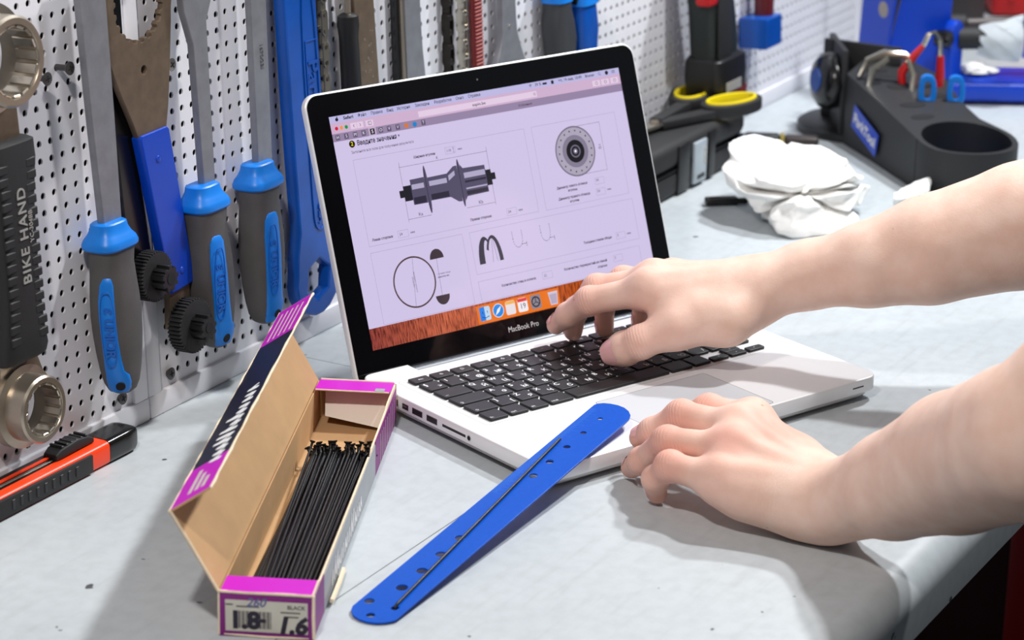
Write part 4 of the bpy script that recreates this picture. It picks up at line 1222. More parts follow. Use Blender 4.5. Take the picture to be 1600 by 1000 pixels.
# ---------------------------------------------------------------- blue spoke ruler with the measured spoke on it
M_rul = mat('blue_anodised', rgb(0, 80, 188), 0.36, 0.0, spec=0.22, noise=0.05, nscale=300)
RM = T(-0.230486, -0.000660, 0.0019) @ RZ(R(0.563)) @ RY(R(-4.516))
ruler = thing('spoke_ruler', RM, 'blue metal spoke ruler with round holes leaning on the laptop', 'ruler')
o_ = []
for a in range(112, 249, 8):
    o_.append((11.5 + 21.0 * math.cos(R(a)) , 0 + 19.0 * math.sin(R(a)) * .92))
o_ = [(4, 16.6)] + [(-1.5, 14.5), (-6, 10), (-8.6, 4), (-9, -2), (-7.6, -8), (-4, -13), (1, -16.6)] + [(318, -17.0), (325, -16.6), (331, -14.6), (336.5, -10.5), (340.5, -5), (342.3, 1), (342.3, 7), (341, 12), (338, 15.8), (335, 16.8)]
holes = [circ(x, y, r, 18) for x, y, r in ((316, 2.3, 2.0), (290, 2.3, 2.3), (264.6, 2.2, 2.6), (238.5, 2.1, 2.9), (214.2, 2.0, 3.2), (112.5, 1.8, 3.3), (87.4, 1.5, 3.5), (62.7, 1.2, 3.7), (38, 1.2, 3.9), (14.1, 10.6, 3.3), (-0.8, 0.6, 2.8), (13.5, -8.3, 2.6))]
MB().add(ext([mm(o_)] + [mm(h) for h in holes], -0.0006, 0.0006, 0.0002)).build('blade', M_rul, ruler)
M_rulm = mat('ruler_marks', rgb(70, 140, 235), 0.4, 0.3)
g = MB()
for k in range(150):
    x = 180 + k
    l = 9 if k % 10 == 0 else (6.5 if k % 5 == 0 else 4.5)
    for yb, s_ in ((16.2, -1),):
        q = box(x / 1000 - .00008, x / 1000 + .00008, min(yb, yb + s_ * l) / 1000, max(yb, yb + s_ * l) / 1000, 0.0006, 0.00064)
        g.add(q)
o = g.build('graduation_marks', M_rulm, ruler, smooth=None)
o['kind'] = 'stuff'
a0, a1 = Vector((0.0135, -0.0083, 0.0017)), Vector((0.2716, 0.0113, 0.0017))
d = (a1 - a0).normalized()
p = [a0 + Vector((0, 0, -.0050)), a0 + Vector((0.0, 0, -.0022)), a0 + d * .0012 + Vector((0, 0, -.0004)), a0 + d * .004, a0 + d * .1, a0 + d * .2, a1]
g = MB().add(tube(p, 0.0010, 10))
sp_ = g.build('spoke', M_spoke, None, smooth=60)
sp_.matrix_world = RM
tag(sp_, 'single black spoke hooked into the hole of the blue ruler', 'spoke')

# ---------------------------------------------------------------- snap-off knife by the wall
kn = thing('utility_knife', T(-0.20, 0.3005, 0), 'orange and black snap-off knife lying at the foot of the wall', 'knife')
def kp(nm, geo, m, par=kn): return MB().add(geo).build(nm, m, par)
kx = lambda x: x + 0.20
kp('body', xf(loft([(kx(-.34), 0, .0085, .0105, .0080), (kx(-.20), 0, .0088, .0112, .0084), (kx(-.118), 0, .0090, .0118, .0088), (kx(-.114), 0, .0090, .0118, .0088)], 28, 5), RZ(R(-90))), M_orange)
kp('end_cap', xf(loft([(kx(-.1138), 0, .0092, .0120, .0090), (kx(-.092), 0, .0094, .0122, .0091), (kx(-.084), 0, .0094, .0118, .0090), (kx(-.080), 0, .0094, .0100, .0080)], 28, 5), RZ(R(-90))), M_blackg)
kp('side_grip', rbox(kx(-.262), kx(-.134), -.0130, -.0085, .0015, .0150, .0012), M_blackm)
kp('side_grip', rbox(kx(-.262), kx(-.134), .0085, .0115, .0015, .0150, .0012), M_blackm)
for k in range(9):
    kp('grip_ridge', rbox(kx(-.222 + .0085 * k), kx(-.2190 + .0085 * k), -.0135, -.0125, .005, .0122, .0003, 1), M_black)
kp('blade_channel', rbox(kx(-.335), kx(-.122), -.0030, .0058, .0166, .0182, .0005), M_blackg)
kp('blade', rbox(kx(-.335), kx(-.150), -.0018, .0008, .0180, .0186, .0002, 1), M_chrome)
kp('red_rail', rbox(kx(-.335), kx(-.124), .0020, .0052, .0180, .0195, .0006), M_orange)
kp('back_rail', rbox(kx(-.335), kx(-.142), .0058, .0098, .0165, .0192, .0010), M_black)
sl = kp('slider', xf(loft([(kx(-.163), 0, .0198, .0058, .0022), (kx(-.158), 0, .0212, .0064, .0038), (kx(-.140), 0, .0226, .0064, .0042), (kx(-.128), 0, .0216, .0060, .0034), (kx(-.122), 0, .0200, .0056, .0020)], 20, 6), T(0, .0015, 0) @ RZ(R(-90))), M_blackm)
for k in range(6):
    kp('slider_rib', rbox(kx(-.157 + .0052 * k), kx(-.1550 + .0052 * k), -.0040, .0070, .0240, .0268, .0003, 1), M_black, sl)

# small nuts behind the laptop
M_zinc = mat('zinc', rgb(196, 190, 182), 0.35, 0.75)
def nut(label, x, y, z, r, h, n=6, tiltx=0.0):
    hx = circ(0, 0, r, n)
    g = MB().add(ext([hx, circ(0, 0, r * .5, 16)], 0, h, 0.0005))
    o = g.build('steel_nut' if n == 6 else 'steel_washer', M_zinc, None)
    o.matrix_world = T(x, y, z) @ RX(tiltx)
    tag(o, label, 'nut' if n == 6 else 'washer', 'small metal parts behind the laptop')
nut('thick steel nut standing against the wall behind the laptop', 0.238, 0.3060, 0.0085, 0.0085, 0.008, 6, R(84))
nut('flat steel nut lying below the thick nut behind the laptop', 0.2195, 0.2925, 0.0003, 0.0100, 0.0045, 6)
nut('round steel washer nearest the back corner of the laptop', 0.2000, 0.2800, 0.0003, 0.0095, 0.0020, 24)

# ---------------------------------------------------------------- tool case and scissors
case = thing('tool_case', T(0.735, 0.279, 0), 'black plastic tool case with a clear latch standing against the wall', 'case')
def tp(nm, geo, m, par=case): return MB().add(geo).build(nm, m, par)
tp('lower_shell', rbox(-0.150, 0.140, -0.0325, 0.0335, 0.0002, 0.0265, 0.007, 4), M_blackm)
tp('upper_shell', rbox(-0.150, 0.140, -0.0325, 0.0335, 0.0268, 0.0530, 0.010, 4), M_blackm)
tp('seam_line', rbox(-0.148, 0.138, -0.0328, 0.0330, 0.0255, 0.0278, 0.001, 1), M_blackg)
lt_ = tp('clear_latch', rbox(0.012, 0.040, -0.0362, -0.0320, 0.0040, 0.0460, 0.002, 2), mat('clear_plastic', rgb(168, 178, 186), 0.22))
tp('latch_slot', rbox(0.018, 0.034, -0.0368, -0.0360, 0.0085, 0.0125, 0.0003, 1), M_black, lt_)
for k in range(3):
    tp('latch_stud', xf(cyl(0.0020, 0, 0.0010, 12), T(0.034, -0.0360, 0.024 + 0.006 * k) @ RX(R(90))), M_chrome, lt_)
tp('side_rib', rbox(-0.020, 0.005, -0.0345, -0.0320, 0.002, 0.050, 0.001, 2), M_black)
tp('side_rib', rbox(0.048, 0.062, -0.0345, -0.0320, 0.002, 0.050, 0.001, 2), M_black)

SM = T(0.790, 0.283, 0.0533) @ RZ(R(-3))
sc = thing('scissors', SM, 'scissors with black handles and yellow-lined finger loops lying on the tool case', 'scissors')
def ell(cx, cy, a, b, ang=0, n=30):
    return [(cx + a * math.cos(2 * math.pi * k / n) * math.cos(ang) - b * math.sin(2 * math.pi * k / n) * math.sin(ang),
             cy + a * math.cos(2 * math.pi * k / n) * math.sin(ang) + b * math.sin(2 * math.pi * k / n) * math.cos(ang)) for k in range(n)]
def sp2(nm, loops, z0, z1, m, bev=0.0015, par=sc):
    return MB().add(ext(loops, z0, z1, bev)).build(nm, m, par)
for (cx, cy, a, b, an) in ((0.066, 0.020, 0.040, 0.0215, R(10)), (0.060, -0.027, 0.040, 0.0215, R(-14))):
    sp2('finger_loop', [ell(cx, cy, a, b, an), ell(cx, cy, a - .0085, b - .0070, an)], 0.001, 0.0135, M_blackm, 0.002)
    sp2('loop_lining', [ell(cx, cy, a - .0065, b - .0050, an), ell(cx, cy, a - .0100, b - .0085, an)], 0.0030, 0.0155, M_yellow, 0.0008)
sp2('handle_shank', [[(-0.040, -0.004), (0.034, 0.004), (0.034, 0.018), (-0.044, 0.008)]], 0.002, 0.0115, M_blackm)
sp2('handle_shank', [[(-0.044, -0.008), (0.026, -0.030), (0.030, -0.014), (-0.040, 0.004)]], 0.001, 0.0095, M_blackm)
sp2('blade', [[(-0.135, 0.001), (-0.044, -0.008), (-0.036, 0.002), (-0.044, 0.006)]], 0.0060, 0.0078, M_chrome, 0.0003)
sp2('blade', [[(-0.132, 0.006), (-0.044, -0.006), (-0.036, 0.003), (-0.044, 0.009)]], 0.0038, 0.0056, M_chrome, 0.0003)
MB().add(cyl(0.0042, 0.0070, 0.0098, 18), T(-0.046, 0.001, 0)).build('pivot_screw', M_nick, sc)

# ---------------------------------------------------------------- crumpled paper
M_paper = mat('tissue_paper', rgb(244, 243, 240), 0.85, bump=0.1, bscale=120)
def crumple(name, loc, rad, seed, label, amp=0.5, sub=5, cat='paper', planes=26):
    bm = bmesh.new()
    bmesh.ops.create_icosphere(bm, subdivisions=sub, radius=1.0)
    r = np.random.default_rng(seed)
    P_ = np.array([v.co[:] for v in bm.verts])
    k = np.full(len(P_), 1.35)
    for s_ in range(planes):          # flat facets
        n = r.normal(size=3); n /= np.linalg.norm(n)
        h = r.uniform(0.62, 1.08)
        c = P_ @ n
        k = np.where(c > 0.05, np.minimum(k, h / np.maximum(c, 0.05)), k)
    W = P_ * k[:, None]
    W = W + 0.16 * np.stack([np.sin(W @ r.normal(size=3) * 3 + q) for q in r.uniform(0, 6, 3)], 1)
    D = np.zeros(len(P_))
    for o_ in range(4):               # sharp folds at several sizes
        for s_ in range(5):
            n = r.normal(size=3); n /= np.linalg.norm(n)
            fr = (1.6, 3.2, 6.0, 11.0)[o_] * r.uniform(0.8, 1.2)
            q = W @ n * fr + r.uniform(0, 6)
            D += (np.abs(((q / math.pi) % 2) - 1) - 0.5) / (1.0, 1.8, 3.4, 6.5)[o_]
    k = k * (1 + amp * 0.30 * D)
    for s_ in range(5):               # deep creases
        n = r.normal(size=3); n /= np.linalg.norm(n)
        d_ = np.abs(P_ @ n - r.uniform(-.4, .4) + 0.08 * np.sin(W[:, 0] * 7 + s_))
        m_ = (P_ @ r.normal(size=3)) > 0.2
        k = k * (1 - 0.34 * amp * np.exp(-(d_ / 0.07) ** 2) * m_)
    Q = P_ * k[:, None] * np.array(rad)
    Q[:, 2] -= Q[:, 2].min()
    z0 = 0.22 * rad[2]
    Q[:, 2] = np.maximum(Q[:, 2] - z0, 0.0008 + 0.02 * Q[:, 2])
    for v, c in zip(bm.verts, Q):
        v.co = c
    me = bpy.data.meshes.new(name)
    bm.to_mesh(me); bm.free()
    me.materials.append(M_paper)
    auto_smooth(me, 40)
    o = link(name, me, None, None, label, cat)
    o.location = loc
    return o
crumple('crumpled_paper', (0.711, 0.112, 0.0), (0.080, 0.076, 0.038), 17, 'large crumpled ball of white paper behind the hand', 1.0, 6, planes=34)
crumple('paper_scrap', (0.808, 0.045, 0.0), (0.038, 0.013, 0.011), 9, 'small twisted scrap of white paper beside the black tray', 1.2, 5)
bit = MB().add(rbox(-0.016, 0.016, -0.005, 0.005, 0.0002, 0.008, 0.002, 2)).add(rbox(0.014, 0.026, -0.003, 0.003, 0.001, 0.006, 0.001, 1))
o = bit.build('driver_bit_holder', M_blackg, None)
o.matrix_world = T(0.712, 0.198, 0) @ RZ(R(-50))
tag(o, 'small black plastic piece poking out from under the crumpled paper', 'plastic piece')
t_ = thing('pocket_knife', T(0.945, 0.246, 0) @ RZ(R(-66)), 'small dark folding tool lying between the paper ball and the wall', 'knife')
MB().add(rbox(-0.030, 0.006, -0.008, 0.008, 0.0002, 0.011, 0.003, 3)).build('handle', M_black, t_)
MB().add(rbox(0.006, 0.011, -0.0085, 0.0085, 0.0002, 0.0115, 0.002, 2)).build('brass_band', mat('brass', rgb(196, 176, 96), 0.35, 0.8), t_)
MB().add(rbox(0.011, 0.046, -0.008, 0.008, 0.0002, 0.010, 0.003, 3)).build('handle', mat('brown_black', rgb(48, 38, 36), 0.45), t_)

# ---------------------------------------------------------------- black tray of the truing stand
tray = thing('tool_tray', T(0.93, 0.11, 0), 'black plastic tool tray with a round cup and a blue name plate', 'tray')
TM = T(-0.93, -0.11, 0)
def yp(nm, geo, m, par=None): 
    return MB().add(xf(geo, TM) if par is None else geo).build(nm, m, tray if par is None else par)
M_tray = mat('tray_black', rgb(27, 28, 31), 0.55, bump=0.06, bscale=300)
cupc, cupr = (0.893, 0.022), 0.0500
outl = [(0.986, 0.186), (0.940, 0.138), (0.886, 0.085), (0.862, 0.062)]
outl += [(cupc[0] + cupr * math.cos(R(a)), cupc[1] + cupr * math.sin(R(a))) for a in range(128, 340, 12)]
outl += [(0.952, 0.030), (0.985, 0.062), (1.038, 0.098), (1.075, 0.160), (1.05, 0.19)]
def top_z(x, y):     # the top slopes down from the far left end to the cup
    k = ((x - 0.87) * 0.66 + (y - 0.04) * 0.75) / 0.185
    return 0.050 + 0.024 * max(-0.1, min(1.2, k))
def sloped(loops, drop=0.0, zb=0.0005):
    v, f = ext(loops, 0.0, 0.01, 0.0)
    return [(x, y, (top_z(x, y) - drop) if z > 0.005 else zb) for (x, y, z) in v], f
cuph = circ(cupc[0], cupc[1], cupr - 0.006, 40)
def slot(cx, cy, a, b, ang): return ell(cx, cy, a, b, ang, 16)
slots = [slot(0.945, 0.098, 0.014, 0.007, R(-45)), slot(0.985, 0.130, 0.012, 0.008, R(-45)), slot(0.985, 0.088, 0.014, 0.007, R(-45)), slot(1.015, 0.165, 0.012, 0.006, R(-45)), slot(0.920, 0.078, 0.013, 0.006, R(-40))]
yp('tray_body', sloped([outl, cuph] + slots[:0]), M_tray)
yp('cup_floor', sloped([circ(cupc[0], cupc[1], cupr - .0055, 32)], 0.044), M_blackg)
yp('cup_mat', xf(rbox(-0.030, 0.030, -0.018, 0.018, 0, 0.002, 0.0005, 1), T(cupc[0] + .012, cupc[1] - .005, 0.018) @ RZ(R(-60))), mat('cup_blue', rgb(10, 70, 150), 0.5))
for s_ in slots:
    yp('tool_slot', [(x, y, top_z(x, y) + .0003 if z > 0 else top_z(x, y) - .002) for (x, y, z) in ext([s_], 0, 0.001)[0]], M_dark) if False else \
        MB().add(([(x - 0.93, y - 0.11, top_z(x, y) + (.0004 if z > .0005 else -.002)) for (x, y, z) in ext([s_], 0, 0.001)[0]], ext([s_], 0, 0.001)[1])).build('tool_slot', M_dark, tray)
# upright compartment at the far end
yp('end_compartment', rbox(1.040, 1.046, 0.150, 0.235, 0.0005, 0.095, 0.001), M_tray)
yp('end_compartment', xf(rbox(0, 0.085, -0.003, 0.003, 0.0005, 0.097, 0.001), T(0.990, 0.190, 0) @ RZ(R(32))), M_tray)
# name plate on the side wall
sd = Vector((0.940 - 0.886, 0.138 - 0.085, 0)).normalized()
nx = Vector((-sd.y, sd.x, 0))
PM = frame(Vector((0.9462, 0.1458, 0.0285)) + nx * .0014 - Vector((0.93, 0.11, 0)), -sd, Vector((0.0, 0.0, 1)).lerp(sd, 0.0), nx)
PM = PM @ RZ(R(-14))
pl_ = MB().add(xf(rbox(-0.033, 0.033, -0.0125, 0.0125, 0, 0.001, 0.0004, 1), PM)).build('name_plate', M_pblue3, tray)
g = textgeo('ParkTool', 0.0155, 0.0012, 0, 'CENTER', 0.0004)
MB().add(xf(g, PM)).build('plate_lettering', M_white, pl_, smooth=None)
# round knob with blue sticker, axis pointing towards the wall
ax = Vector((-0.70, 0.70, 0.08)).normalized()
KMt = frame(Vector((1.008, 0.214, 0.059)) - Vector((0.93, 0.11, 0)), ax.cross(Vector((0, 0, 1))).normalized(), ax.cross(ax.cross(Vector((0, 0, 1)))).normalized() * -1, ax)
kb = MB().add(xf(lathe([(0.006, -0.014), (0.022, -0.013), (0.0285, -0.007), (0.0300, 0.0), (0.0285, 0.007), (0.022, 0.0125), (0.012, 0.0145), (0.004, 0.015)], 36), KMt)).build('clamp_knob', M_blackg, tray, smooth=60)
MB().add(xf(cyl(0.0125, 0.0143, 0.0158, 24), KMt)).build('knob_sticker', mat('sticker_blue', rgb(20, 70, 150), 0.35), kb)
yp('base_foot', xf(lathe([(0.058, 0.0003), (0.058, 0.008), (0.052, 0.012), (0.02, 0.013)], 40), T(1.045, 0.200, 0)), M_black)

def small(nm, loc, rz, label, cat):
    return thing(nm, T(*loc) @ RZ(rz), label, cat)
# spoke keys, pliers and a metal clip standing in the tray
for (x, y, lab) in ((0.968, 0.092, 'bright blue spoke key standing on the left in the tray'), (0.985, 0.068, 'bright blue spoke key standing on the right in the tray')):
    z = top_z(x, y) - 0.004
    o = MB().add(xf(ext([smooth_poly(mm([(-9, -2), (9, -2), (9, 22), (4, 30), (-6, 30), (-9, 22)]), 2), smooth_poly(mm([(-3.6, 5), (3.6, 5), (3.6, 20), (1, 23), (-2, 23), (-3.6, 20)]), 2)], -0.003, 0.003, 0.001), RX(R(90)))).build('spoke_key', M_ublue, None)
    o.matrix_world = T(x, y, z) @ RZ(R(-62))
    tag(o, lab, 'spoke key', 'blue spoke keys in the tray')
pk = small('small_pliers', (1.005, 0.115, top_z(1.005, .115) - .004), R(-62), 'small pliers with red handles standing in the tray', 'pliers')
MB().add(tube([(-0.016, 0, -.004), (-0.018, 0, 0.016), (-0.006, 0, 0.034), (0.002, 0, 0.044)], [0.0045, 0.0045, 0.004, 0.003], 10)).build('handle', M_red, pk)
MB().add(tube([(0.020, 0, -.004), (0.021, 0, 0.014), (0.020, 0, 0.034)], [0.0045, 0.0045, 0.0036], 10)).build('handle', M_red, pk)
MB().add(tube([(0.002, 0, 0.044), (0.007, 0, 0.056), (0.013, 0, 0.058), (0.019, 0, 0.050), (0.020, 0, 0.034)], 0.0028, 8)).build('wire_spring', M_chrome, pk)
ck = small('metal_clip', (0.995, 0.140, top_z(0.995, .14)), R(-62), 'bent shiny metal clip lying on top of the tray', 'clip')
MB().add(tube([(-0.034, 0.0, 0.004), (-0.026, 0.004, 0.020), (-0.008, 0.006, 0.028), (0.012, 0.004, 0.027), (0.022, 0, 0.020)], [0.0025, 0.004, 0.0045, 0.004, 0.003], 10)).build('upper_arm', M_chrome, ck)
MB().add(tube([(-0.026, -0.018, -0.004), (-0.022, -0.010, 0.014), (-0.006, -0.004, 0.024)], [0.0032, 0.004, 0.003], 10)).build('lower_arm', M_chrome, ck)
MB().add(tube([(0.018, -0.020, -0.006), (0.020, -0.014, 0.010), (0.014, -0.004, 0.024)], [0.0032, 0.0036, 0.003], 10)).build('lower_arm', M_chrome, ck)

# ---------------------------------------------------------------- blue truing stand behind the tray
e1, e2 = Vector((0.486, -0.874, 0)).normalized(), Vector((0.874, 0.486, 0)).normalized()
SMx = frame((1.2045, 0.1450, 0), e1, e2, (0, 0, 1))
st = thing('truing_stand', SMx, 'bright blue steel truing stand behind the black tray', 'wheel stand')
def sp3(nm, geo, m, par=st): return MB().add(geo).build(nm, m, par)
sp3('base', rbox(-0.080, 0.30, 0.0, 0.085, 0.0045, 0.0250, 0.004, 3), M_pblue3)
sp3('base_foot', rbox(-0.06, -0.03, 0.005, 0.08, 0.0003, 0.0046, 0.001, 1), M_black)
sp3('base_foot', rbox(0.24, 0.27, 0.005, 0.08, 0.0003, 0.0046, 0.001, 1), M_black)
fr_ = ext([mm([(-79, 23), (-9, 23), (-7, 70), (-3, 240), (-36, 240), (-62, 112)])], 0.0, 0.005, 0.001)
sp3('upright', xf(fr_, T(0, 0.024, 0) @ RX(R(90))), M_pblue3)
sf = ext([mm([(0, 23), (52, 23), (44, 130), (36, 240), (-30, 240), (-14, 112)])], 0.0, 0.005, 0.001)
sp3('upright_flange', xf(sf, T(-0.078, 0.022, 0) @ RZ(R(116)) @ RX(R(90))), M_pblue3)
sp3('flange_bolt', xf(cyl(0.009, 0, 0.009, 20), T(-0.080, 0.0260, 0.100) @ RZ(R(116)) @ RX(R(90))), M_nick)
ear = [(-12, 24), (12, 24), (12, 74)] + [(12 * math.cos(R(a)), 74 + 14 * math.sin(R(a))) for a in range(0, 181, 20)] + [(-12, 74)]
sp3('axle_ear', xf(ext([mm(ear)], 0, 0.012, 0.002), T(-0.009, 0.010, 0.006) @ RZ(R(48)) @ RX(R(90))), M_pblue3)
kn2 = lathe([(0.004, -0.010), (0.0085, -0.009), (0.0105, 0.0), (0.0085, 0.008), (0.004, 0.010)], 24)
sp3('adjuster_knob', xf(kn2, T(-0.017, -0.008, 0.076) @ RZ(R(-30)) @ RY(R(90))), M_blackg)
sp3('axle_shaft', tube([(0.000, 0.012, 0.073), (0.030, 0.014, 0.073)], 0.0125, 20), M_blackm)
sp3('axle_rail', tube([(0.0, 0.050, 0.080), (0.28, 0.050, 0.094)], 0.006, 12), mat('rail_dark', rgb(86, 80, 80), 0.5, 0.4))
sp3('rail_joint', xf(lathe([(0.004, -.012), (0.012, -.008), (0.012, .008), (0.004, .012)], 20), T(0.006, 0.048, 0.080) @ RY(R(90))), M_blackm)
# rag over the stand and wad of tape
def sheet(nm, pts, m, label, cat, M, th_=0.0016):
    n = len(pts); k = len(pts[0])
    V_ = [p for r_ in pts for p in r_]
    F_ = [(i * k + j, i * k + j + 1, (i + 1) * k + j + 1, (i + 1) * k + j) for i in range(n - 1) for j in range(k - 1)]
    o = MB().add((V_, F_)).build(nm, m, None, smooth=50)
    o.matrix_world = M
    md = o.modifiers.new('thickness', 'SOLIDIFY'); md.thickness = th_
    return tag(o, label, cat)
rw_ = random.Random(2)
ex0 = [0.024, 0.036, 0.048, 0.060, 0.070]
top = [0.088, 0.091, 0.095, 0.098, 0.101]
bot = [0.056, 0.053, 0.051, 0.050, 0.048]
yy = [0.004, -0.002, -0.006, -0.002, 0.004]
rag = [[(ex0[j], yy[j] + (0.010 * abs(2 * f_ - 1) - 0.006) + (0.007 if (j + i) % 2 else 0), top[j] * (1 - f_) + bot[j] * f_) for j in range(5)] for i, f_ in enumerate((0, .2, .4, .6, .8, 1.0))]
sheet('white_rag', rag, mat('pale_cloth', rgb(214, 222, 228), 0.85), 'white folded rag tucked into the blue truing stand', 'rag', SMx)
sp4 = [[(0.0725 + 0.014 * j, 0.004 + 0.004 * math.sin(j + i * 2), 0.104 - 0.013 * i + rw_.uniform(-.001, .001)) for j in range(9)] for i in range(5)]
sheet('blue_rag', sp4, M_pblue3, 'blue cloth hanging at the right end of the white rag', 'rag', SMx)
wd = crumple('tissue_wad', (0, 0, 0), (0.025, 0.020, 0.006), 21, 'flat cream paper wad lying on the base of the truing stand', 0.8, 4)
wd.matrix_world = SMx @ T(0.030, 0.050, 0.0252)
# red crate and dark things further back
rc = thing('red_crate', frame((1.67, 0.265, 0), e1, e2, (0, 0, 1)), 'red plastic crate behind the truing stand', 'crate')
MB().add(rbox(0.0, 0.36, 0, 0.16, 0.0005, 0.240, 0.008, 3)).build('crate_body', M_red, rc)
for k in range(5):
    MB().add(rbox(0.02 + 0.075 * k, 0.03 + 0.075 * k, -0.004, 0.0005, 0.02, 0.21, 0.002, 1)).build('crate_rib', M_red, rc)
MB().add(rbox(-0.005, 0.365, -0.006, 0.004, 0.205, 0.235, 0.003, 2)).build('crate_rim', M_red, rc)
bk = thing('dark_cabinet', T(1.385, 0.25, 0), 'black cabinet at the far end of the bench by the wall', 'cabinet')
MB().add(rbox(0.0, 0.16, -0.02, 0.064, 0.0005, 0.40, 0.006, 2)).build('cabinet_body', M_blackm, bk)
MB().add(rbox(-0.006, 0.0005, -0.016, 0.058, 0.02, 0.38, 0.003, 2)).build('cabinet_door', M_black, bk)
# ---------------------------------------------------------------- the person's arms and hands, one continuous skin
def rcone(P, a, b, r1, r2):
    ba = b - a
    l2 = ba @ ba
    rr_ = r1 - r2
    a2 = l2 - rr_ * rr_
    il2 = 1.0 / l2
    pa = P - a
    y = pa @ ba
    z = y - l2
    t_ = pa * l2 - y[..., None] * ba
    x2 = np.einsum('...i,...i', t_, t_)
    y2 = y * y * l2
    z2 = z * z * l2
    k = np.sign(rr_) * rr_ * rr_ * x2
    o = (np.sqrt(np.maximum(x2 * a2 * il2, 0)) + y * rr_) * il2 - r1
    c1 = np.sign(z) * a2 * z2 > k
    c2 = np.sign(y) * a2 * y2 < k
    o = np.where(c2, np.sqrt(x2 + y2) * il2 - r1, o)
    return np.where(c1, np.sqrt(x2 + z2) * il2 - r2, o)
def smin(a, b, k):
    h = np.maximum(k - np.abs(a - b), 0) / k
    return np.minimum(a, b) - h * h * k * 0.25

class Field:
    def __init__(s, lo, hi, vox):
        s.lo = np.array(lo, float); s.vox = vox
        s.n = np.ceil((np.array(hi) - s.lo) / vox).astype(int) + 1
        s.D = np.full(s.n, 1.0, np.float32)
    def region(s, pts, pad):
        pts = np.array(pts)
        i0 = np.maximum(np.floor((pts.min(0) - pad - s.lo) / s.vox).astype(int), 0)
        i1 = np.minimum(np.ceil((pts.max(0) + pad - s.lo) / s.vox).astype(int) + 1, s.n)
        sl = tuple(slice(a, b) for a, b in zip(i0, i1))
        ax = [s.lo[k] + s.vox * np.arange(i0[k], i1[k]) for k in range(3)]
        G = np.stack(np.meshgrid(*ax, indexing='ij'), -1)
        return sl, G
    def add(s, D, a, b, r1, r2, k):
        a, b = np.array(a, float), np.array(b, float)
        sl, G = s.region([a, b], max(r1, r2) + 0.03)
        if 0 in G.shape: return
        D[sl] = smin(D[sl], rcone(G, a, b, r1, r2), k)
    def mesh(s, D):
        """surface nets"""
        n = D.shape
        ins = D < 0
        c = np.zeros((n[0] - 1, n[1] - 1, n[2] - 1), np.int8)
        offs = [(i, j, k) for i in (0, 1) for j in (0, 1) for k in (0, 1)]
        for (i, j, k) in offs:
            c += ins[i:n[0] - 1 + i, j:n[1] - 1 + j, k:n[2] - 1 + k]
        act = np.argwhere((c > 0) & (c < 8))
        idx = -np.ones(c.shape, np.int64)
        idx[tuple(act.T)] = np.arange(len(act))
        acc = np.zeros((len(act), 3)); cnt = np.zeros(len(act))
        for p in offs:
            for ax in range(3):
                if p[ax]: continue
                q = list(p); q[ax] = 1
                d0 = D[tuple((act + np.array(p)).T)].astype(float); d1 = D[tuple((act + np.array(q)).T)].astype(float)
                m = (d0 < 0) != (d1 < 0)
                t_ = np.where(m, d0 / np.where(m, d0 - d1, 1), 0)
                pt = np.array(p, float)[None, :].repeat(len(act), 0)
                pt[:, ax] += t_
                acc[m] += pt[m]; cnt[m] += 1
        V_ = s.lo + s.vox * (act + acc / np.maximum(cnt, 1)[:, None])
        F_ = []
        for ax in range(3):
            b_, c_ = (ax + 1) % 3, (ax + 2) % 3
            sl0 = [slice(1, -1)] * 3; sl0[ax] = slice(0, -1)
            sl1 = list(sl0); sl1[ax] = slice(1, None)
            A_, B_ = ins[tuple(sl0)], ins[tuple(sl1)]
            e = np.argwhere(A_ != B_)
            e0 = e + np.array([0 if k == ax else 1 for k in range(3)])
            f0 = ins[tuple(e0.T)]
            db = np.zeros(3, int); db[b_] = 1
            dc = np.zeros(3, int); dc[c_] = 1
            q = [idx[tuple((e0 - o_).T)] for o_ in (db * 0, db, db + dc, dc)]
            q = np.stack(q, 1)
            ok = (q >= 0).all(1)
            q, f0 = q[ok], f0[ok]
            F_.append(np.where(f0[:, None], q, q[:, ::-1]))
        return V_, np.concatenate(F_)

VX = 0.0016
v3 = lambda *a: np.array(a, float)
def bones(wrist, mcps, up, h, tops):
    out_ = []
    up = up / np.linalg.norm(up)
    for m_, t_ in zip(mcps, tops):
        w_ = wrist + (m_ - wrist) * .18
        out_.append((w_ + up * (h + .0010), m_ + up * (t_ - .0022), .0030, .0040, .007))      # tendon on the back of the hand
        out_.append((m_ + up * (t_ - .0062), m_ + up * (t_ - .0060) + (m_ - wrist) * .02, .0088, .0086, .006))   # knuckle
    return out_
def build_arm(fld, palm, fingers, kp=0.012):
    D = fld.D
    for (a, b, r1, r2, k) in palm:
        fld.add(D, a, b, r1, r2, k)
    base = D.copy()
    for pts, rad, kj in fingers:
        loc = np.full(D.shape, 1.0, np.float32)
        for i in range(len(pts) - 1):
            fld.add(loc, pts[i], pts[i + 1], rad[i], rad[i + 1], 0.0035)
            if 0 < i:      # joints are a little thicker than the bones
                fld.add(loc, pts[i], pts[i] + (pts[i + 1] - pts[i]) * .02, rad[i] * 1.06, rad[i] * 1.06, 0.004)
        sl, G = fld.region(pts, 0.035)
        j = smin(base[sl], loc[sl], kj)
        D[sl] = np.minimum(D[sl], j)
    return fld.mesh(D)

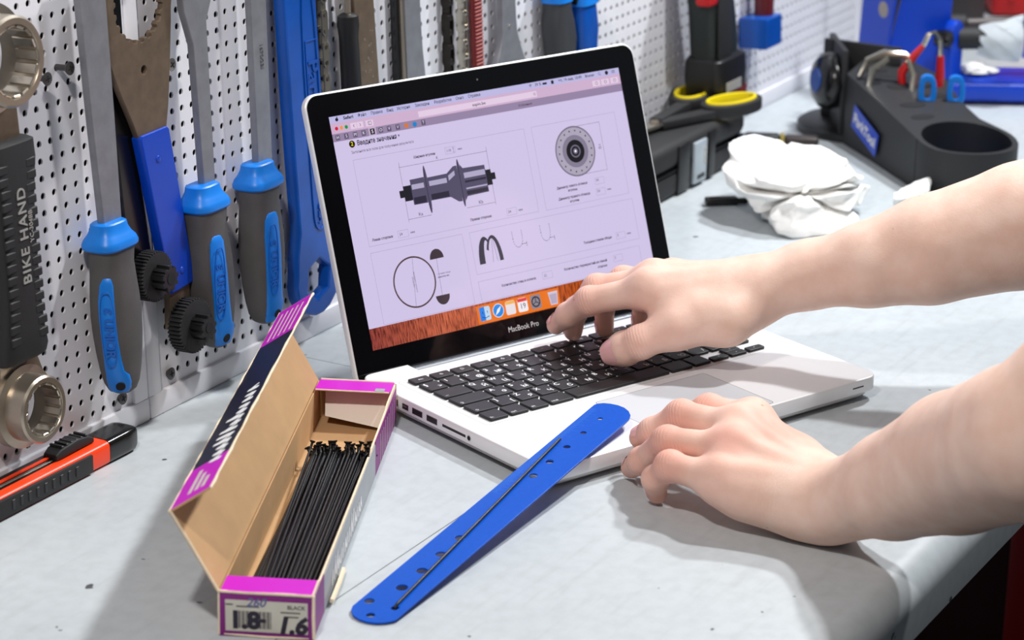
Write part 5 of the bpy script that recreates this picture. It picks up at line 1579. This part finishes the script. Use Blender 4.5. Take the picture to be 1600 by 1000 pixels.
# ----- right arm: hand over the keyboard
Rw = v3(.2723, -.0286, .0780); Rf1 = v3(.2906, -.0649, .0905); Rf2 = v3(.2991, -.1104, .1046); Rf3 = v3(.3159, -.1519, .1187); Rf4 = v3(.3453, -.2123, .1400)
Rel = v3(.372, -.268, .162)
Rsh = v3(.36, -.56, .43)
im, mm_, rm, lm_ = v3(.2230, .0383, .0790), v3(.2445, .0430, .0795), v3(.2660, .0370, .0755), v3(.2850, .0270, .0690)
lat = v3(.93, .30, -.10)
palmR = [
    (Rw - lat * .009, Rf1 - lat * .009, .0200, .0225, .01), (Rw + lat * .010, Rf1 + lat * .008, .0195, .0225, .02),
    (Rf1 - lat * .008, Rf2 - lat * .006, .0228, .0292, .006), (Rf1 + lat * .008, Rf2 + lat * .006, .0228, .0292, .010),
    (Rf2, Rf3, .0322, .0405, .006), (Rf3, Rf4, .0405, .0468, .006), (Rf4, Rel, .0468, .0455, .006), (Rel, Rel * .65 + Rsh * .35, .0455, .0470, .006),
    (Rw - lat * .010, im, .0165, .0135, .016), (Rw - lat * .002, mm_, .0165, .0135, .016), (Rw + lat * .008, rm, .0160, .0125, .016), (Rw + lat * .014, lm_, .0155, .0118, .016),
    (im, mm_, .0112, .0112, .012), (mm_, rm, .0110, .0105, .012), (rm, lm_, .0105, .0100, .012),
    (Rw - lat * .008 + v3(0, 0, -.008), v3(.2330, -.0235, .0630), .0160, .0165, .018),
    (v3(.2360, -.0235, .0630), v3(.2165, .0060, .0575), .0168, .0148, .016),
    (v3(.2280, -.0040, .0660), v3(.2240, .0230, .0700), .0120, .0085, .014),
    (v3(.262, -.020, .062), v3(.272, .012, .058), .0150, .0125, .016),
]
palmR += bones(Rw, (im, mm_, rm, lm_), v3(-.05, -.10, 1), .0150, (.0135, .0135, .0125, .0118))
thumbR = [v3(.2137, .0081, .0560), v3(.2003, .0312, .0455), v3(.2012, .0440, .0380), v3(.2017, .0530, .0330)]
idxR = [im, v3(.2130, .0813, .0660), v3(.2194, .1025, .0490), v3(.2265, .1166, .0360)]
midR = [mm_, v3(.2350, .0865, .0690), v3(.2372, .1050, .0480), v3(.2383, .1078, .0290)]
rinR = [rm, v3(.2630, .0780, .0700), v3(.2590, .0920, .0490), v3(.2565, .0892, .0290)]
litR = [lm_, v3(.2890, .0600, .0640), v3(.2870, .0725, .0460), v3(.2850, .0726, .0285)]
fR = Field((.13, -.43, .01), (.44, .15, .312), VX)
VR, FR = build_arm(fR, palmR, [
    (thumbR, [.0140, .0120, .0122, .0104], .012), (idxR, [.0118, .0103, .0088, .0074], .008), (midR, [.0116, .0102, .0088, .0074], .008),
    (rinR, [.0108, .0096, .0083, .0070], .008), (litR, [.0098, .0086, .0075, .0064], .008)])

# ----- left arm: hand resting on the bench
Lw = v3(.0285, -.1940, .0255); Lf1 = v3(.0200, -.2130, .0370); Lf2 = v3(.0028, -.2492, .0600); Lf3 = v3(-.0225, -.2986, .0950); Lf4 = v3(-.0807, -.3555, .1400)
Lel = v3(-.096, -.372, .152)
Lsh = v3(-.06, -.60, .45)
lm2, rm2, mm2, im2 = v3(.0077, -.1245, .0340), v3(.0323, -.1219, .0470), v3(.0570, -.1145, .0520), v3(.0800, -.1150, .0505)
latL = v3(.95, .12, .22)
palmL = [
    (Lw - latL * .006, Lf1 - latL * .006, .0180, .0205, .01), (Lw + latL * .010, Lf1 + latL * .007, .0165, .0205, .02),
    (Lf1, Lf2, .0265, .0345, .008), (Lf2, Lf3, .0345, .0440, .006), (Lf3, Lf4, .0440, .0460, .006), (Lf4, Lel, .0460, .0460, .006), (Lel, Lel * .65 + Lsh * .35, .0460, .0470, .006),
    (Lw - latL * .008, lm2, .0172, .0135, .018), (Lw - latL * .002, rm2, .0168, .0135, .018), (Lw + latL * .005, mm2, .0160, .0135, .018), (Lw + latL * .011, im2, .0150, .0135, .018),
    (lm2, rm2, .0115, .0115, .014), (rm2, mm2, .0115, .0115, .014), (mm2, im2, .0115, .0115, .014),
    (Lw + latL * .014 + v3(0, .004, -.004), v3(.0700, -.1560, .0300), .0170, .0165, .018),
    (v3(.022, -.172, .022), v3(.015, -.142, .024), .0180, .0155, .018),
]
palmL += bones(Lw, (im2, mm2, rm2, lm2), v3(-.22, -.25, 1), .0150, (.0135, .0135, .0135, .0135))
thumbL = [v3(.0700, -.1560, .0300), v3(.0980, -.1320, .0240), v3(.1120, -.1080, .0220), v3(.1160, -.0960, .0290)]
thumbL = [v3(.0700, -.1560, .0300), v3(.0960, -.1400, .0220), v3(.1130, -.1230, .0145), v3(.1200, -.1120, .0125)]
litL = [lm2, v3(.0103, -.0863, .0360), v3(.0156, -.0732, .0220), v3(.0235, -.0712, .0078)]
rinL = [rm2, v3(.0311, -.0740, .0440), v3(.0400, -.0509, .0220), v3(.0535, -.0367, .0092)]
midL = [mm2, v3(.0660, -.0676, .0500), v3(.0629, -.0475, .0350), v3(.0635, -.0376, .0285)]
idxL = [im2, v3(.0863, -.0792, .0500), v3(.0948, -.0520, .0360), v3(.0969, -.0422, .0285)]
fL = Field((-.19, -.51, -.004), (.15, -.01, .312), VX)
VL, FL = build_arm(fL, palmL, [
    (thumbL, [.0150, .0118, .0108, .0090], .012), (idxL, [.0122, .0106, .0092, .0078], .008), (midL, [.0122, .0106, .0092, .0078], .008),
    (rinL, [.0116, .0102, .0088, .0076], .008), (litL, [.0110, .0098, .0084, .0070], .008)])

def relax(V_, F_, it=2):
    e = np.concatenate([F_[:, [0, 1]], F_[:, [1, 2]], F_[:, [2, 3]], F_[:, [3, 0]]])
    for _ in range(it):
        acc = np.zeros_like(V_); cn = np.zeros(len(V_))
        np.add.at(acc, e[:, 0], V_[e[:, 1]]); np.add.at(cn, e[:, 0], 1)
        np.add.at(acc, e[:, 1], V_[e[:, 0]]); np.add.at(cn, e[:, 1], 1)
        V_ = V_ * .5 + .5 * acc / np.maximum(cn, 1)[:, None]
    return V_
def settle(fld, V_, F_):
    """relax the net, then lay every point exactly on the field's zero surface"""
    V_ = relax(V_, F_, 3)
    def samp(Q):
        g = (Q - fld.lo) / fld.vox
        i = np.clip(np.floor(g).astype(int), 0, fld.n - 2)
        t_ = g - i
        o = 0
        for dx in (0, 1):
            for dy in (0, 1):
                for dz in (0, 1):
                    w = (t_[:, 0] if dx else 1 - t_[:, 0]) * (t_[:, 1] if dy else 1 - t_[:, 1]) * (t_[:, 2] if dz else 1 - t_[:, 2])
                    o = o + w * fld.D[i[:, 0] + dx, i[:, 1] + dy, i[:, 2] + dz]
        return o
    for _ in range(3):
        d = samp(V_)
        h = fld.vox
        G = np.stack([(samp(V_ + np.eye(3)[k] * h) - samp(V_ - np.eye(3)[k] * h)) / (2 * h) for k in range(3)], 1)
        G = G / np.maximum((G * G).sum(1), 0.2)[:, None]
        st_ = G * d[:, None]
        V_ = V_ - np.clip(st_, -.001, .001)
    return V_
VR, VL = settle(fR, VR, FR), settle(fL, VL, FL)
VL[:, 2] = np.maximum(VL[:, 2], 0.0004 - 1.0 * (VL[:, 1] < -.25))

# shoulders and chest, coarser, joined to both arms under the shirt
fB = Field((-.26, -.92, -.60), (.60, -.28, .62), 0.010)
ch = [(Lsh + v3(.03, -.02, -.01), Rsh + v3(-.03, -.03, -.01), .072, .072, .04)]
for x_ in (.045, .10, .15, .20, .255):
    ch.append((v3(x_, -.655, -.50), v3(x_, -.640, .10), .105, .100, .03))
    ch.append((v3(x_, -.640, .10), v3(x_, -.630 + .04 * (abs(x_ - .15) < .08), .36), .100, .105, .03))
ch += [(v3(.15, -.60, .44), v3(.15, -.585, .52), .062, .058, .05)]
ch += [(Lsh, Lsh * .32 + Lel * .68, .078, .060, .05), (Rsh, Rsh * .32 + Rel * .68, .078, .060, .05)]
for (a, b, r1, r2, k) in ch:
    fB.add(fB.D, a, b, r1, r2, k)
VB, FB = fB.mesh(fB.D)
VB = relax(VB, FB, 2)

def skin_mat():
    m = bpy.data.materials.new('skin')
    m.use_nodes = True
    nt = m.node_tree
    b = nt.nodes['Principled BSDF']
    at = nt.nodes.new('ShaderNodeAttribute'); at.attribute_name = 'blush'
    tc = nt.nodes.new('ShaderNodeTexCoord')
    n1 = nt.nodes.new('ShaderNodeTexNoise'); n1.inputs['Scale'].default_value = 55; n1.inputs['Detail'].default_value = 5
    n2 = nt.nodes.new('ShaderNodeTexNoise'); n2.inputs['Scale'].default_value = 620; n2.inputs['Detail'].default_value = 5; n2.inputs['Roughness'].default_value = 0.7
    n3 = nt.nodes.new('ShaderNodeTexVoronoi'); n3.inputs['Scale'].default_value = 42
    for n in (n1, n2, n3): nt.links.new(tc.outputs['Object'], n.inputs['Vector'])
    r1 = nt.nodes.new('ShaderNodeValToRGB')
    r1.color_ramp.elements[0].position = 0.32; r1.color_ramp.elements[0].color = rgb(230, 192, 174)
    r1.color_ramp.elements[1].position = 0.68; r1.color_ramp.elements[1].color = rgb(238, 206, 190)
    nt.links.new(n1.outputs['Fac'], r1.inputs['Fac'])
    mx = nt.nodes.new('ShaderNodeMix'); mx.data_type = 'RGBA'
    mx.inputs['B'].default_value = rgb(218, 140, 124)
    nt.links.new(at.outputs['Fac'], mx.inputs['Factor']); nt.links.new(r1.outputs['Color'], mx.inputs['A'])
    r3 = nt.nodes.new('ShaderNodeValToRGB')     # a few freckles
    r3.color_ramp.elements[0].position = 0.030; r3.color_ramp.elements[0].color = (0.45, 0.30, 0.24, 1)
    r3.color_ramp.elements[1].position = 0.060; r3.color_ramp.elements[1].color = (1, 1, 1, 1)
    nt.links.new(n3.outputs['Distance'], r3.inputs['Fac'])
    mx2 = nt.nodes.new('ShaderNodeMix'); mx2.data_type = 'RGBA'; mx2.blend_type = 'MULTIPLY'; mx2.inputs['Factor'].default_value = 0.6
    nt.links.new(mx.outputs['Result'], mx2.inputs['A']); nt.links.new(r3.outputs['Color'], mx2.inputs['B'])
    nt.links.new(mx2.outputs['Result'], b.inputs['Base Color'])
    b.inputs['Roughness'].default_value = 0.58
    b.inputs['Specular IOR Level'].default_value = 0.32
    b.inputs['Subsurface Weight'].default_value = 0.12
    b.inputs['Subsurface Radius'].default_value = (0.006, 0.002, 0.001)
    b.inputs['Subsurface Scale'].default_value = 1.0
    n4 = nt.nodes.new('ShaderNodeTexNoise'); n4.inputs['Scale'].default_value = 160; n4.inputs['Detail'].default_value = 3
    nt.links.new(tc.outputs['Object'], n4.inputs['Vector'])
    ad = nt.nodes.new('ShaderNodeMath'); ad.operation = 'ADD'
    nt.links.new(n2.outputs['Fac'], ad.inputs[0]); nt.links.new(n4.outputs['Fac'], ad.inputs[1])
    cp_ = nt.nodes.new('ShaderNodeAttribute'); cp_.attribute_name = 'crease_pos'
    ca_ = nt.nodes.new('ShaderNodeAttribute'); ca_.attribute_name = 'crease_amt'
    ml = nt.nodes.new('ShaderNodeMath'); ml.operation = 'MULTIPLY_ADD'; ml.inputs[1].default_value = 2 * math.pi / 0.0024
    n5 = nt.nodes.new('ShaderNodeTexNoise'); n5.inputs['Scale'].default_value = 240
    nt.links.new(tc.outputs['Object'], n5.inputs['Vector'])
    m5 = nt.nodes.new('ShaderNodeMath'); m5.operation = 'MULTIPLY'; m5.inputs[1].default_value = 5.0
    nt.links.new(n5.outputs['Fac'], m5.inputs[0])
    nt.links.new(cp_.outputs['Fac'], ml.inputs[0]); nt.links.new(m5.outputs['Value'], ml.inputs[2])
    sn = nt.nodes.new('ShaderNodeMath'); sn.operation = 'SINE'; nt.links.new(ml.outputs['Value'], sn.inputs[0])
    pw = nt.nodes.new('ShaderNodeMath'); pw.operation = 'MULTIPLY'; nt.links.new(sn.outputs['Value'], pw.inputs[0]); nt.links.new(ca_.outputs['Fac'], pw.inputs[1])
    pz = nt.nodes.new('ShaderNodeMath'); pz.operation = 'MULTIPLY_ADD'; pz.inputs[1].default_value = 0.9
    nt.links.new(pw.outputs['Value'], pz.inputs[0]); nt.links.new(ad.outputs['Value'], pz.inputs[2])
    ad = pz
    bp = nt.nodes.new('ShaderNodeBump'); bp.inputs['Strength'].default_value = 0.22; bp.inputs['Distance'].default_value = 0.0008
    nt.links.new(ad.outputs['Value'], bp.inputs['Height']); nt.links.new(bp.outputs['Normal'], b.inputs['Normal'])
    return m
M_skin = skin_mat()
Vall = np.concatenate([VR, VL])
Fall = np.concatenate([FR, FL + len(VR)])
# redness of knuckles and finger ends, a property of the skin
red = np.zeros(len(Vall))
for lst, w in ((idxR, .5), (midR, .5), (rinR, .5), (litR, .5), (thumbR, .45), (idxL, .7), (midL, .75), (rinL, .8), (litL, .8)):
    for q, ww, s_ in ((lst[0], .45, .011), (lst[1], .9, .008), (lst[2], .6, .007), (lst[3], .7, .009)):
        red = np.maximum(red, w * ww * np.exp(-((Vall - q) ** 2).sum(1) / (2 * (s_ + .006) ** 2)))
for q, ww, s_ in ((v3(.055, -.142, .06), .60, .020), (v3(.024, -.122, .055), .6, .014)):
    red = np.maximum(red, ww * np.exp(-((Vall - q) ** 2).sum(1) / (2 * s_ ** 2)))
# skin creases across the joints: position along the finger and strength, for the bump
along = np.zeros(len(Vall)); wt = np.zeros(len(Vall))
def crease(J, axis, r, s_):
    global along, wt
    axis = axis / np.linalg.norm(axis)
    q = Vall - J
    l = q @ axis
    rad = np.sqrt(np.maximum((q * q).sum(1) - l * l, 0))
    w = s_ * np.exp(-(l / (r * .55)) ** 2) * (rad < r * 1.7)
    m = w > wt
    along = np.where(m, l, along); wt = np.where(m, w, wt)
for fg, rr2 in ((idxR, .0103), (midR, .0102), (rinR, .0096), (litR, .0086), (idxL, .0106), (midL, .0106), (rinL, .0102), (litL, .0098)):
    for k in (1, 2):
        a_1 = (fg[k] - fg[k - 1]) / np.linalg.norm(fg[k] - fg[k - 1]); a_2 = (fg[k + 1] - fg[k]) / np.linalg.norm(fg[k + 1] - fg[k])
        crease(fg[k], a_1 + a_2, rr2 * (1.0 if k == 1 else .75), 1.0 if k == 1 else .6)
crease(thumbR[1], thumbR[2] - thumbR[0], .0125, 1.0)
crease(v3(.012, -.165, .028), v3(.10, .95, .05), .016, .7)
person = thing('person', T(0.15, -0.62, -0.88), 'person reaching two bare forearms over the bench, one hand above the keyboard', 'person')
PMi = T(-0.15, 0.62, 0.88)
me = bpy.data.meshes.new('body')
me.from_pydata(Vall.tolist(), [], Fall.tolist())
me.materials.append(M_skin)
at = me.attributes.new('blush', 'FLOAT', 'POINT')
at.data.foreach_set('value', red.astype(np.float32))
for nm_, ar_ in (('crease_pos', along), ('crease_amt', wt)):
    at = me.attributes.new(nm_, 'FLOAT', 'POINT')
    at.data.foreach_set('value', ar_.astype(np.float32))
me.polygons.foreach_set('use_smooth', [True] * len(me.polygons))
me.update()
body = link('body', me, person, PMi)
me = bpy.data.meshes.new('shirt')
me.from_pydata(VB.tolist(), [], FB.tolist())
me.materials.append(mat('dark_shirt', rgb(36, 38, 44), 0.85))
me.polygons.foreach_set('use_smooth', [True] * len(me.polygons))
link('shirt', me, person, PMi)

# finger nails: small curved plates on the backs of the finger ends
M_nail = mat('nail', rgb(236, 182, 180), 0.22, spec=0.6)
def nail(a, b, r, n, ln=.0095, wd_=60, back=.0022, rb=None):
    rb = rb or r * 1.07
    a, b, n = Vector(a), Vector(b), Vector(n)
    t_ = (b - a).normalized()
    n = (n - t_ * n.dot(t_)).normalized()
    s_ = t_.cross(n)
    V_, F_ = [], []
    NU, NV = 9, 9
    for i in range(NU):
        u = -1 + 2 * i / (NU - 1)
        for j in range(NV):
            w = -1 + 2 * j / (NV - 1)
            ww = w * math.sqrt(max(0, 1 - (abs(u) ** 3) * .55))
            ang = R(wd_) * ww
            rad = r + (rb - r) * (1 - u) / 2 + 0.00045 - 0.0005 * (abs(w) ** 4)
            rad = rad * (1 - 0.05 * max(0, u))
            V_.append(tuple(b - t_ * back + t_ * (u * ln * .5) + (n * math.cos(ang) + s_ * math.sin(ang)) * rad))
    for i in range(NU - 1):
        for j in range(NV - 1):
            F_.append((i * NV + j, i * NV + j + 1, (i + 1) * NV + j + 1, (i + 1) * NV + j))
    MB().add((V_, F_)).build('fingernail', M_nail, body, smooth=60)
tocam = (-.80, -.30, .50)
nail(thumbR[2], thumbR[3], .0112, (-.84, -.36, .42), .0140, 52, .0014, .0138)
for f_, r_ in ((idxR, .0078), (midR, .0078), (rinR, .0074), (litR, .0068)):
    nail(f_[2], f_[3], r_, (0, .75, .65), .0090)
for f_, r_, n2_ in ((idxL, .0082, (-.1, .7, .7)), (midL, .0082, (-.1, .7, .7)), (rinL, .0078, (0, .3, .95)), (litL, .0072, (-.2, .9, .4))):
    nail(f_[2], f_[3], r_, n2_, .0090)
